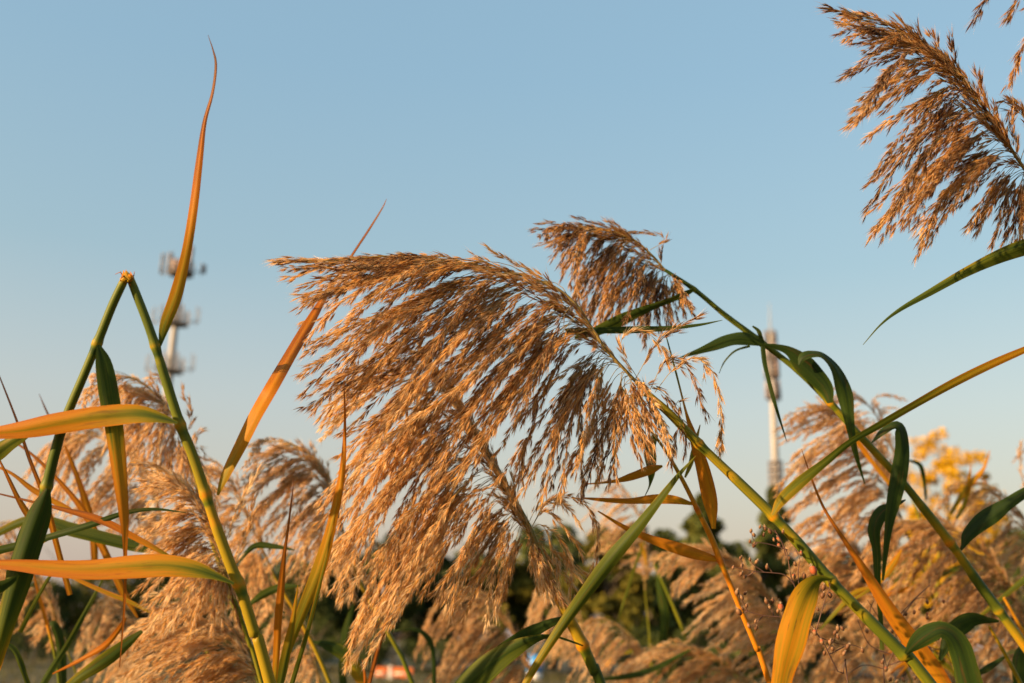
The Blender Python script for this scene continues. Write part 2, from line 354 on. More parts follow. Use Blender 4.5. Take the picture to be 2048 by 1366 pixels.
D2 = 118.0
tp2 = P(1541, 668, D2); b2 = np.array((tp2[0], tp2[1], 0.))
t2 = empty('antenna_tower', b2, 'slim white mast with stacked antennas and a needle spire at right', 'tower', 'antenna towers')
h2 = tp2[2]
m = MB(); zz = np.linspace(0, h2, 24); m.tube(np.stack([np.full(24, b2[0]), np.full(24, b2[1]), zz], 1), np.interp(zz, [0, h2], [.5, .32]), 18)
m.build('pole', M_pole, t2, True)
zb = zpx(b2, 985, D2); za = zpx(b2, 925, D2)
m = MB()
for q in np.linspace(zb, za, 5): ring(m, b2, .68, q, .12)
for a in np.arange(8) / 8 * 6.28: m.tube([(b2[0] + .7 * math.cos(a), b2[1] + .7 * math.sin(a), zb), (b2[0] + .7 * math.cos(a), b2[1] + .7 * math.sin(a), za)], .07, 6)
m.build('cable_cage', M_dark, t2)
m = MB(); zs = zpx(b2, 605, D2); m.tube([(b2[0], b2[1], h2), (b2[0], b2[1], h2 + 1), (b2[0], b2[1], zs)], [.12, .08, .03], 8); m.build('spire', M_pole, t2)
for y in (700, 735, 775):
    z = zpx(b2, y + 22, D2); p = MB(); ring(p, b2, .7, z, .07); ring(p, b2, .7, z + 1.0, .04)
    for a in (0, 1.57, 3.14, 4.71): p.tube([(b2[0], b2[1], z), (b2[0] + .7 * math.cos(a), b2[1] + .7 * math.sin(a), z), (b2[0] + .7 * math.cos(a), b2[1] + .7 * math.sin(a), z + 1.0)], .06, 6)
    p.build('platform', M_dark, t2)
    for k in range(6): panel(t2, b2, k * 1.047 + y * .01, .72, z + .1, 1.7, .30, (M_pane, M_rust, M_pole)[k % 3])
z = zpx(b2, 800, D2)
for k in range(3): panel(t2, b2, 3.6 + k * 1.3, .75, z, 1.2, .34, M_dark)
z = zpx(b2, 685, D2)
for k in range(4): panel(t2, b2, .4 + k * 1.57, .62, z, 1.2, .34, M_dark)

# ---------------------------------------------------------------- small things on the meadow
M_or = objmat('orange_plastic', (0.5, 0.11, 0.015), (0.6, 0.15, 0.02), 3, .45)
M_wh = objmat('white_plastic', (0.6, 0.57, 0.52), (0.72, 0.68, 0.62), 3, .5)
M_bl = objmat('blue_panel', (0.04, 0.20, 0.50), (0.06, 0.26, 0.60), 3, .4)
def ground_at(px, d):
    p = P(px, 1300, d); return np.array((p[0], p[1], 0.))
def barrier(px, d, wid, lb):
    c = ground_at(px, d); t = empty('road_barrier', c, lb, 'barrier', 'orange barriers on the meadow')
    n = 9; prof = [(-.2, 0), (-.2, .08), (-.1, .15), (-.08, .29), (.08, .29), (.1, .15), (.2, .08), (.2, 0)]
    xs = np.linspace(-wid / 2, wid / 2, n)
    G = np.array([[(c[0] + x, c[1] + py * (1 - .15 * (abs(x) > wid * .48)), c[2] + pz) for py, pz in prof] for x in xs])
    m = MB(); m.grid(G); 
    for e in (0, n - 1): m.add(G[e], [(0, 1, 6, 7), (1, 2, 5, 6), (2, 3, 4, 5)])
    m.build('body', M_or, t)
    m = MB(); m.box((c[0], c[1] - .175, c[2] + .12), wid * .8, .06, .045); m.build('reflective_band', M_wh, t)
    for e in (-.38, .38):
        m = MB(); m.box((c[0] + e * wid, c[1], -.01), .16, .62, .08); m.build('foot', M_dark, t)
barrier(766, 34, .34, 'small orange barrier left of the pale post'); barrier(808, 34, .60, 'long orange barrier right of the pale post')
c = ground_at(783, 33); t = empty('marker_post', c, 'short pale post between the two orange barriers', 'post')
m = MB(); m.tube([c + (0, 0, -.1), c + (0, 0, .34), c + (0, 0, .36)], [.06, .05, .03], 10); m.build('post', M_wh, t)
m = MB(); m.tube([c + (0, 0, .26), c + (0, 0, .30)], .065, 10); m.build('band', M_or, t)
c = ground_at(1070, 30); t = empty('notice_board', c, 'small blue and white notice board standing on the meadow', 'sign')
for e in (-.16, .16):
    m = MB(); m.tube([c + (e, .03, -.1), c + (e, .03, .84)], .02, 8); m.build('leg', M_dark, t)
m = MB(); m.box(c + (0, 0, .60), .42, .04, .46); m.build('panel', M_bl, t)
m = MB(); m.box(c + (0, -.012, .26), .40, .035, .20); m.build('lower_panel', M_wh, t)

# ---------------------------------------------------------------- reeds
def ctrl(pts, d):
    return [(p[0], p[1], p[2] if len(p) > 2 else d) for p in pts]

def leaf(parent, pts, d, w, age, twist=0, fold=0.18, mid=.05, n=None, label=None, name='leaf'):
    c = ctrl(pts, d); k = len(c); px = np.array(c); pw = P(px[:, 0], px[:, 1], px[:, 2])
    li = lambda a: np.interp(np.linspace(0, 1, k), np.linspace(0, 1, len(a)), a) if np.ndim(a) else np.full(k, a)
    w, age, twist = li(w), li(age), li(twist)
    n = n or max(14, k * 6)
    S = spline(np.column_stack([pw, w * px[:, 2] / FPX, age, twist]), n)
    C, ww, ag, tw = S[:, :3], np.maximum(S[:, 3], 1e-4), S[:, 4], np.radians(S[:, 5])
    C = C + nrm(rng.normal(0, 1, 3)) * (ww.max() * .04) * np.sin(np.linspace(0, rng.uniform(5, 12), n))[:, None]
    T = nrm(np.gradient(C, axis=0)); V = nrm(C - CP); S0 = nrm(np.cross(T, V)); N0 = np.cross(S0, T)
    tw = tw + .16 * np.sin(np.linspace(0, rng.uniform(4, 9), n) + rng.uniform(0, 6))
    s = np.cos(tw)[:, None] * S0 + np.sin(tw)[:, None] * N0; N = nrm(np.cross(s, T))
    u = np.linspace(-1, 1, 9)
    wob = 1 + .05 * np.sin(np.linspace(0, rng.uniform(10, 22), n))
    G = C[:, None] + s[:, None] * (u[None, :, None] * (ww * wob)[:, None, None] / 2) + N[:, None] * ((fold * np.abs(u) ** 1.3 + .05 * np.sin(u * 5))[None, :, None] * ww[:, None, None] / 2)
    L = np.concatenate([[0], np.cumsum(np.linalg.norm(np.diff(C, axis=0), axis=1))]) / .05 + rng.uniform(0, 50)
    uv = np.stack(np.broadcast_arrays((u / 2 + .5)[None, :], L[:, None]), -1).reshape(-1, 2)
    tone = ag[:, None] - mid * np.exp(-(u / .3) ** 2)[None, :] * (ag[:, None] > .2) + .09 * np.abs(u)[None, :] ** 4
    m = MB(); m.grid(G, tone, uv)
    o = m.build(name, M_leaf, parent, True)
    if label: o['label'] = label
    return o

def stem_curve(pts, d, w, age, low=None):
    """pixel path from the top down, carried on to the ground below the frame"""
    px = np.array(ctrl(pts, d)); pw = P(px[:, 0], px[:, 1], px[:, 2]); k = len(px)
    li = lambda a: np.interp(np.linspace(0, 1, k), np.linspace(0, 1, len(a)), a) if np.ndim(a) else np.full(k, a)
    r = li(w) / 2 * px[:, 2] / FPX; ag = li(age)
    t = nrm(pw[-1] - pw[-2]); z = pw[-1][2]
    hz = t[:2] / max(-t[2], .45); q = np.linalg.norm(hz)
    if q > 1.1: hz *= 1.1 / q
    ext = [np.array([*(pw[-1][:2] + hz * z * f * (1 - .45 * f)), z * (1 - f)]) for f in (.3, .6, .85, 1.0)]
    pw = np.vstack([pw, ext]); r = np.concatenate([r, np.full(4, r[-1]) * (1.03, 1.06, 1.08, 1.1)]); ag = np.concatenate([ag, np.full(4, ag[-1])])
    return pw, r, ag

def stem_mesh(parent, pw, r, ag, nodes=(), name='stem', k=12, n=None, sheath=.055):
    n = n or len(pw) * 30
    S = spline(np.column_stack([pw, r, ag]), n); C, rr, aa = S[:, :3], S[:, 3].copy(), S[:, 4].copy()
    L = np.concatenate([[0], np.cumsum(np.linalg.norm(np.diff(C, axis=0), axis=1))])
    if len(nodes):       # nodes given as pixel points: a bulge, and the sheath above ends in a paler ring
        q = (C - CP) @ R3; uu = np.stack([q[:, 0] / -q[:, 2] * FPX + W / 2, H / 2 - q[:, 1] / -q[:, 2] * FPX], 1)
        for nd in nodes:
            i = int(np.argmin(np.linalg.norm(uu - np.array(nd[:2]), axis=1)))
            e = np.exp(-((L - L[i]) / .004) ** 2); rr *= 1 + .26 * e; aa += .16 * e - .20 * np.exp(-((L - L[i] - .006) / .003) ** 2)
            sh = 1 / (1 + np.exp((L - L[i]) / .0015)) * (1 / (1 + np.exp((L[i] - sheath - L) / .0015))); rr *= 1 + .09 * sh; aa -= .05 * sh
            aa += .08 * np.exp(-((L - L[i] + sheath) / .004) ** 2)
    m = MB(); m.tube(C, rr, k, aa, v0=rng.uniform(0, 50))
    return m.build(name, M_stem, parent, True)

def bez(p0, p1, p2, p3, n):
    t = np.linspace(0, 1, n)[:, None]
    return (1 - t) ** 3 * p0 + 3 * (1 - t) ** 2 * t * p1 + 3 * (1 - t) * t * t * p2 + t ** 3 * p3

def plume(parent, rach, env, d, nb=60, spread=.05, q=2.4, tone=.5, extra=(), size=1.0, hairs=3, lem=4, sec=4, short=.5, label=None, arch=.30, bare=.22, back_=1.7, reach=.7, hug=.3, hw=1.0, vary=.12):
    """panicle: rachis (base to tip) and the curve its branch tips reach, both in pixels"""
    R = spline(P(*np.array(ctrl(rach, d)).T), 80); TR = nrm(np.gradient(R, axis=0))
    rc = np.array(ctrl(rach, d)); E = spline(np.array([(e[0], e[1], e[2] if len(e) > 2 else 0) for e in env], float), 200)
    dR = np.interp(np.linspace(0, 1, 80), np.linspace(0, 1, len(rc)), rc[:, 2])
    polys = []
    for k in range(nb):
        sft = (k + rng.uniform(0, 1)) / nb; i = int(np.clip(sft ** back_ * reach + rng.normal(0, .02) + .01, 0, 1) * 79)
        e = E[int(np.clip(sft + rng.normal(0, .04), 0, 1) * 199)]
        p0 = R[i]; dep = dR[i] + rng.normal(0, spread) + e[2]
        p3 = P(e[0] + rng.normal(0, 7), e[1] + rng.normal(0, 7), dep)
        u = 1.0 if rng.uniform() < .42 else rng.uniform(short, .96)
        p3 = p0 + (p3 - p0) * u; L = np.linalg.norm(p3 - p0)
        jit = rng.normal(0, .05 * L, 3)
        p1 = p0 + TR[i] * arch * L + jit; p2 = p1 * .45 + p3 * .55 + (0, 0, .035 * L) + jit * .6
        polys.append((bez(p0, p1, p2, p3, 16), bare))
    for k in range(int(nb * hug)):                       # short branches hugging the rachis, hiding it
        i = int(rng.uniform(.03, .62) * 79); j = min(79, i + int(rng.uniform(10, 26)))
        p0 = R[i]; p3 = R[j] + nrm(rng.normal(0, 1, 3)) * rng.uniform(.006, .022) * size + (0, 0, -.004); L = np.linalg.norm(p3 - p0)
        polys.append((bez(p0, p0 + TR[i] * L * .35 + rng.normal(0, .004, 3), (p0 + p3) / 2 + TR[j] * L * .1, p3, 12), .2))
    for ex in extra:
        c = np.array(ctrl(ex, d)); polys.append((spline(P(c[:, 0], c[:, 1], c[:, 2]), 16), .15))
    polys.append((R[45:][::3], .0))
    fine = []
    for (C, br) in polys:
        fine.append((C, br)); L = np.linalg.norm(np.diff(C, axis=0), axis=1).sum(); T = nrm(np.gradient(C, axis=0))
        ns = max(1, int(sec * min(1.6, L / .12)))
        for _ in range(ns):
            a = rng.uniform(.18, .86); i = int(a * (len(C) - 1)); ln = L * rng.uniform(.16, .36) * (1.15 - .7 * a)
            dr = nrm(T[i] + nrm(rng.normal(0, 1, 3)) * .26); te = nrm(T[min(i + 4, len(C) - 1)] + (0, 0, -.15))
            q0 = C[i]; fine.append((bez(q0, q0 + dr * ln * .4, q0 + dr * ln * .55 + te * ln * .2, q0 + dr * ln * .45 + te * ln * .55, 8), .25))
    m = MB(); PP, TT, FF, BT = [], [], [], []; bt = 0
    for C, br in fine:
        L = np.concatenate([[0], np.cumsum(np.linalg.norm(np.diff(C, axis=0), axis=1))])
        big = len(C) > 8
        if big: bt = rng.normal(0, vary)
        m.tube(C[:: (1 if big else 2)], np.linspace(.00042 if big else .00022, .00014, len(C[:: (1 if big else 2)])) * size, 3, tone * .8 + .1, 2, False)
        cnt = max(3, int(L[-1] * (1 - br) / (q * .001 * size)))
        f = br + (1 - br) * (np.arange(cnt) + rng.uniform(0, 1, cnt)) / cnt; f = np.clip(f, 0, 1)
        PP.append(np.stack([np.interp(f * L[-1], L, C[:, j]) for j in range(3)], 1))
        T = nrm(np.gradient(C, axis=0)); TT.append(np.stack([np.interp(f * L[-1], L, T[:, j]) for j in range(3)], 1)); FF.append(f); BT.append(np.full(cnt, bt))
    Pp, Tt, Ff = np.vstack(PP), nrm(np.vstack(TT)), np.concatenate(FF); N = len(Pp)
    tn = np.clip(tone + np.concatenate(BT) + rng.normal(0, .11, N), 0, 1)
    Rr = nrm(np.cross(Tt, rng.normal(0, 1, (N, 3))))
    ax = nrm(Tt + Rr * rng.uniform(.05, .26, (N, 1)) + (0, 0, -.06)); bp = Pp + Rr * (rng.uniform(.3, 2.2, (N, 1)) * .001 * size)
    for j in range(lem):
        sp = nrm(rng.normal(0, 1, (N, 3))); dj = nrm(ax + sp * (.10 + .12 * rng.uniform(0, 1, (N, 1))))
        ln = (.0115 * size * rng.uniform(.55, 1.15, (N, 1))); wd_ = .0011 * size * rng.uniform(.7, 1.25, (N, 1))
        sd = nrm(np.cross(dj, rng.normal(0, 1, (N, 3))))
        b_ = bp + dj * ln * (.12 * j / max(1, lem))
        v = np.stack([b_, b_ + dj * ln * .4 + sd * wd_ / 2, b_ + dj * ln, b_ + dj * ln * .4 - sd * wd_ / 2], 1)
        m.add(v, np.arange(N * 4).reshape(N, 4), None, np.repeat(np.clip(tn + rng.normal(0, .08, N), 0, 1), 4), None, 0)
    for j in range(hairs):
        dj = nrm(ax + nrm(rng.normal(0, 1, (N, 3))) * .32); ln = .0115 * size * rng.uniform(.6, 1.25, (N, 1)); sd = nrm(np.cross(dj, rng.normal(0, 1, (N, 3)))) * (.00016 * size * hw)
        b_ = bp + dj * .002
        v = np.stack([b_ - sd, b_ + sd, b_ + dj * ln], 1)
        m.add(v, None, np.arange(N * 3).reshape(N, 3), np.repeat(np.clip(tn + .12, 0, 1), 3), None, 1)
    o = m.build('plume', [M_grain, M_silk, M_twig], parent)
    if label: o['label'] = label
    rm = MB(); rm.tube(R, np.linspace(.0016, .0004, 80) * size, 6, tone * .6 + .1); rm.build('rachis', M_twig, o, True)
    return o

GR = 'reeds of the reed bed'
def reed(label, stem=None, d=1., w=10, age=.3, nodes=(), pl=None, leaves=(), group=GR):
    pw, r, ag = stem_curve(stem, d, w, age)
    t = empty('reed', (pw[-1][0], pw[-1][1], 0.), label, 'reed', group)
    stem_mesh(t, pw, r, ag, nodes)
    if pl: plume(t, **pl)
    for lf in leaves: leaf(t, *lf[:4], **(lf[4] if len(lf) > 4 else {}))
    return t

# the folded reed at left, its upper part hanging down on the far left
A = reed('tall reed stem snapped over in a sharp peak at left, with long orange leaves',
     [(259, 553), (300, 660), (330, 755), (360, 848), (385, 910), (410, 985), (435, 1060), (465, 1140), (480, 1175), (510, 1270), (540, 1366)], .90,
     [15, 17, 18.5, 19.5, 20, 22, 23], [.34, .3, .36, .44, .5, .48, .42, .46], [(322, 692), (360, 848), (433, 985), (478, 1172)],
     leaves=[
      ([(320, 692), (330, 650), (352, 590), (372, 510), (386, 420), (398, 320), (408, 245), (424, 185), (431, 130), (425, 98), (416, 70)], .90, [5, 20, 24, 20, 19, 14, 9, 8, 6, 3, 1], [.22, .42, .54, .6, .72, .84, .9, .94, .97, 1], dict(twist=[10, 20, 10, 25, 10, 40, 20, 30])),
      ([(355, 846), (320, 836), (270, 828), (200, 833), (120, 845), (50, 858), (-20, 868), (-120, 885)], .88, [5, 20, 38, 46, 43, 34, 24, 18], [.3, .36, .5, .6, .66, .7, .74], dict(twist=[0, -15, -10, -5], mid=.18)),
      ([(468, 1167), (430, 1152), (390, 1140), (330, 1132), (260, 1133), (180, 1137), (100, 1135), (40, 1131), (-30, 1128), (-150, 1122)], .87, [5, 16, 32, 43, 47, 42, 34, 24, 15, 8], [.28, .36, .52, .6, .64, .68, .72, .76], dict(twist=[0, -15, -10, 0], mid=.18)),
      ([(435, 990), (450, 950), (480, 890), (510, 830), (545, 770), (580, 710, .98), (615, 650, 1.06), (650, 590, 1.12), (680, 545, 1.16), (710, 500, 1.18), (740, 455, 1.2), (765, 415, 1.2), (773, 398, 1.2)], .92, [6, 22, 29, 31, 31, 27, 21, 13, 8, 6, 5, 3, 1], [.42, .48, .56, .64, .7, .72, .8, .88, .92, .95, .95], dict(twist=[28, 34, 30, 30, 25])),
      ([(548, 1375), (552, 1310), (556, 1240), (562, 1180), (569, 1110), (576, 1060), (583, 1000), (588, 955)], .93, [9, 13, 16, 14, 8, 5, 3, 1], [.42, .6, .72, .74, .8, .85, .9, .95]),
      ([(556, 1372), (575, 1300), (605, 1220), (640, 1130), (665, 1040), (684, 945), (690, 850), (688, 752)], .97, [10, 17, 24, 26, 20, 13, 6, 1], [.36, .38, .42, .47, .54, .62, .76, .92], dict(twist=[0, 10, 15, 5])),
      ([(580, 1380), (612, 1275), (635, 1185), (655, 1105), (668, 1045), (676, 1000)], .96, [9, 9, 8, 5, 3, 1], [.3, .34, .4, .55, .7]),
      ([(560, 1366), (572, 1310), (582, 1260), (590, 1210), (596, 1170)], .95, [16, 20, 14, 7, 1], [.3, .42, .5, .5]),
     ])
hp = np.array([(251, 555), (225, 610), (197, 680), (170, 745), (130, 840), (110, 905), (90, 985), (60, 1080), (30, 1180), (0, 1290), (-28, 1400), (-50, 1500)], float)
hw = P(hp[:, 0], hp[:, 1], .895)
hang = stem_mesh(A, hw, np.interp(np.arange(12), [0, 3, 6, 11], [7.6, 8.6, 9.6, 8.6]) * .895 / FPX, np.interp(np.arange(12), [0, 5, 8, 11], [.34, .26, .26, .34]), [(197, 688), (96, 975)], 'hanging_stem')
hang['label'] = 'snapped upper part of the stem hanging down to the left'
leaf(A, [(197, 690), (207, 725), (217, 790), (226, 850), (234, 910), (243, 980), (250, 1040), (252, 1100), (250, 1200), (238, 1335)], .885, [8, 30, 37, 37, 33, 24, 17, 9, 6, 2], [.1, .16, .2, .36, .55, .62, .68, .74, .8, .85], twist=[20, 10, 0, 10, 30])
leaf(A, [(96, 978), (84, 1020), (68, 1065), (50, 1115), (34, 1165), (16, 1225), (-4, 1300), (-30, 1400)], .88, [10, 38, 50, 52, 46, 40, 32, 24], [.12, .14, .14, .16, .22, .4, .5], fold=.55, name='leaf_sheath')
leaf(A, [(72, 1010), (52, 1060), (40, 1110), (26, 1160), (10, 1210)], .905, [4, 22, 30, 28, 10], [.1, .1, .14, .2], name='leaf_sheath')
leaf(A, [(37, 1150), (20, 1163), (-8, 1182), (-60, 1222)], .86, [4, 16, 26, 30], [.14, .12, .12], twist=30)
m = MB()
for k in range(9):      # torn fibres at the fold
    a = P(254 + rng.uniform(-9, 9), 556 + rng.uniform(-4, 6), .892); a2 = a + rng.normal(0, .0022, 3) + (0, 0, .0015); a3 = a2 + rng.normal(0, .003, 3)
    m.tube(np.array([a, a2, a3]), [.0008, .0005, .0002], 5, .85)
a = P(254, 560, .893); m.tube(P([247, 254, 262], [562, 551, 560], .893), [.0034, .0042, .0034], 10, .5)
for k in range(5):      # split flattened strips
    x0 = 246 + k * 4.2; c = P([x0 - 3, x0, x0 + rng.uniform(-3, 4)], [563, 552, 541 + rng.uniform(-3, 6)], [.892, .889 + .002 * (k % 3), .892])
    C3 = spline(c, 8); sd = P(x0 + 1, 552, .89) - P(x0, 552, .89); ww_ = np.array([3, 3.4, 3.6, 3.2, 2.6, 2, 1.2, .2])[:, None]
    m.grid(np.stack([C3 - sd * ww_, C3 + sd * ww_], 1), .6 + .08 * (k % 3))
m.build('torn_fold', M_stem, A, True)

# main nodding plume, centre
B = reed('long leaning reed carrying the big brown plume that sweeps across the picture centre',
     [(1292, 785), (1318, 808), (1345, 833), (1400, 890), (1470, 957), (1545, 1030), (1600, 1090), (1660, 1160), (1730, 1232), (1810, 1312), (1870, 1380)], 1.02,
     [14, 15, 16, 18, 19, 20, 21, 22, 23, 24], [.46, .44, .44, .40, .44, .36, .34, .38, .32, .36], [(1398, 888), (1545, 1030), (1660, 1160), (1810, 1312)],
     pl=dict(rach=[(1292, 785), (1252, 742), (1215, 702), (1183, 655), (1155, 612), (1105, 572), (1020, 545), (900, 522), (780, 512), (660, 522), (550, 525)],
             env=[(1345, 900), (1290, 925), (1225, 955), (1165, 985), (1100, 1000), (1030, 1000), (950, 960), (850, 940), (770, 905), (690, 870), (640, 830), (606, 780), (620, 705), (610, 640), (600, 585), (575, 545), (550, 525)],
             d=1.02, nb=104, spread=.07, q=2.9, tone=.47, hairs=4, lem=4, sec=3, arch=.2, bare=.22, back_=1.45, reach=.62, hug=.2, hw=1.3, vary=.16,
             extra=[[(1000, 545), (850, 600), (720, 690), (604, 786)], [(1050, 560), (900, 640), (740, 745), (640, 832)], [(1090, 580), (930, 700), (780, 820), (690, 872)],
                    [(900, 525), (760, 560), (660, 625), (606, 695)], [(930, 530), (800, 545), (680, 575), (594, 592)], [(1020, 545), (880, 590), (740, 640), (612, 708)], [(990, 540), (860, 620), (740, 720), (610, 790)],
                    [(1120, 590), (960, 690), (800, 850), (700, 960)], [(1140, 610), (1000, 740), (850, 900), (760, 1010)], [(700, 520), (640, 522), (590, 518), (548, 524)], [(720, 525), (660, 530), (610, 548), (572, 556)],
                    [(1310, 785), (1350, 735), (1395, 715), (1430, 755), (1442, 830), (1438, 905)], [(1300, 780), (1335, 715), (1375, 735), (1400, 790), (1412, 830)],
                    [(1270, 760), (1310, 690), (1350, 655), (1400, 634)], [(1290, 780), (1240, 690), (1280, 660), (1320, 690), (1335, 730)], [(1340, 830), (1360, 800), (1355, 860), (1340, 930)],
                    [(1330, 815), (1290, 770), (1330, 790), (1370, 860), (1372, 910)], [(1330, 815), (1280, 790), (1230, 830), (1190, 900), (1160, 990)], [(1340, 826), (1260, 800), (1190, 850), (1140, 930), (1110, 1010)],
                    [(1320, 805), (1270, 790), (1250, 850), (1225, 930), (1215, 970)]]),
     leaves=[
      ([(1545, 1030), (1563, 1000), (1600, 965), (1650, 925), (1700, 885), (1760, 850), (1820, 815), (1900, 770), (1980, 730), (2060, 695), (2170, 648)], .96, [7, 20, 22, 17, 15, 17, 18, 20, 17, 13, 6], [.44, .42, .36, .3, .26, .34, .44, .5, .54, .56, .6], dict(twist=[10, 0, -20, -35, -30, -20], fold=.08, n=150)),
      ([(1662, 1160), (1642, 1158), (1622, 1172), (1606, 1200), (1592, 1240), (1580, 1290), (1569, 1340), (1558, 1400), (1545, 1480)], .92, [10, 22, 42, 55, 58, 55, 46, 36, 22], [.3, .34, .42, .5, .52, .52, .52, .52], dict(twist=[70, 50, 20, 0, 0, 0], mid=0, fold=.1)),
      ([(1812, 1308), (1830, 1290), (1855, 1270), (1882, 1258), (1906, 1272), (1924, 1306), (1940, 1366), (1950, 1440)], .88, [8, 26, 38, 34, 38, 46, 48, 40], [.12, .1, .1, .1, .12, .12, .12], dict(twist=[-40, -20, 10, 30, 10, 0])),
      ([(1200, 680), (1175, 668), (1130, 662), (1180, 661), (1260, 660), (1330, 657), (1395, 650), (1445, 640)], 1.05, [5, 10, 9, 13, 14, 10, 6, 1], [.2, .14, .1, .1, .12, .2]),
     ])

# golden plume hanging below and behind it, on the yellow stem
Cr = reed('reed with a bright yellow stem and a golden plume hanging down to the lower left',
     [(958, 880), (990, 930), (1020, 985), (1055, 1050), (1080, 1110), (1110, 1180), (1140, 1240), (1166, 1292), (1190, 1345), (1212, 1396)], 1.12,
     [8, 10, 11, 13, 16, 18, 21, 22, 21, 21], [.25, .25, .28, .36, .46, .5, .52, .5, .2, .2], [(1166, 1292)],
     pl=dict(rach=[(1080, 1110), (1055, 1050), (1020, 985), (990, 930), (958, 880), (925, 815), (885, 750), (830, 705), (760, 690)],
             env=[(1195, 1150), (1140, 1190), (1075, 1195), (1020, 1210), (925, 1250), (870, 1200), (790, 1240), (690, 1330), (720, 1230), (640, 1150), (650, 1085), (635, 1020), (680, 930), (640, 860), (680, 780)],
             d=1.10, nb=92, spread=.05, q=2.7, tone=.68, hairs=4, lem=4, sec=3, arch=.2, hw=1.3, vary=.14, back_=1.3, reach=.85,
             extra=[[(1060, 1060), (1100, 1000), (1150, 995), (1190, 1040), (1195, 1100), (1182, 1150)], [(1055, 1050), (1080, 1010), (1130, 1010), (1160, 1050)], [(1060, 1060), (1090, 1020), (1140, 1070), (1165, 1110)],
                    [(1065, 1075), (1100, 1060), (1135, 1110), (1145, 1190)], [(1060, 1060), (1085, 1050), (1110, 1110), (1118, 1165)], [(1062, 1065), (1040, 1090), (1020, 1150), (1005, 1195)],
                    [(960, 950), (880, 980), (790, 1080), (740, 1190), (690, 1332)], [(930, 900), (830, 950), (740, 1050), (690, 1110), (636, 1155)]]),
     leaves=[
      ([(1166, 1292), (1140, 1284), (1105, 1274), (1075, 1277), (1030, 1296), (985, 1326), (940, 1368), (895, 1420)], 1.05, [5, 8, 8, 16, 36, 46, 50, 44], [.06, .05, .1, .22, .24, .22, .2], dict(twist=[60, 50, 10, 0, 0])),
      ([(1135, 1233), (1085, 1254), (1035, 1282), (990, 1312), (950, 1345)], 1.08, [5, 22, 30, 22, 8], [.1, .12, .14], dict(twist=20)),
      ([(1025, 1420), (1050, 1366), (1090, 1300), (1130, 1242), (1175, 1182), (1220, 1122), (1270, 1060), (1312, 1005), (1355, 950), (1391, 911)], 1.0, [12, 13, 17, 22, 26, 28, 25, 19, 10, 1], [.47, .44, .38, .3, .27, .26, .26, .28, .32], dict(twist=[10, 0, 0, 20, 30], fold=.4)),
     ])

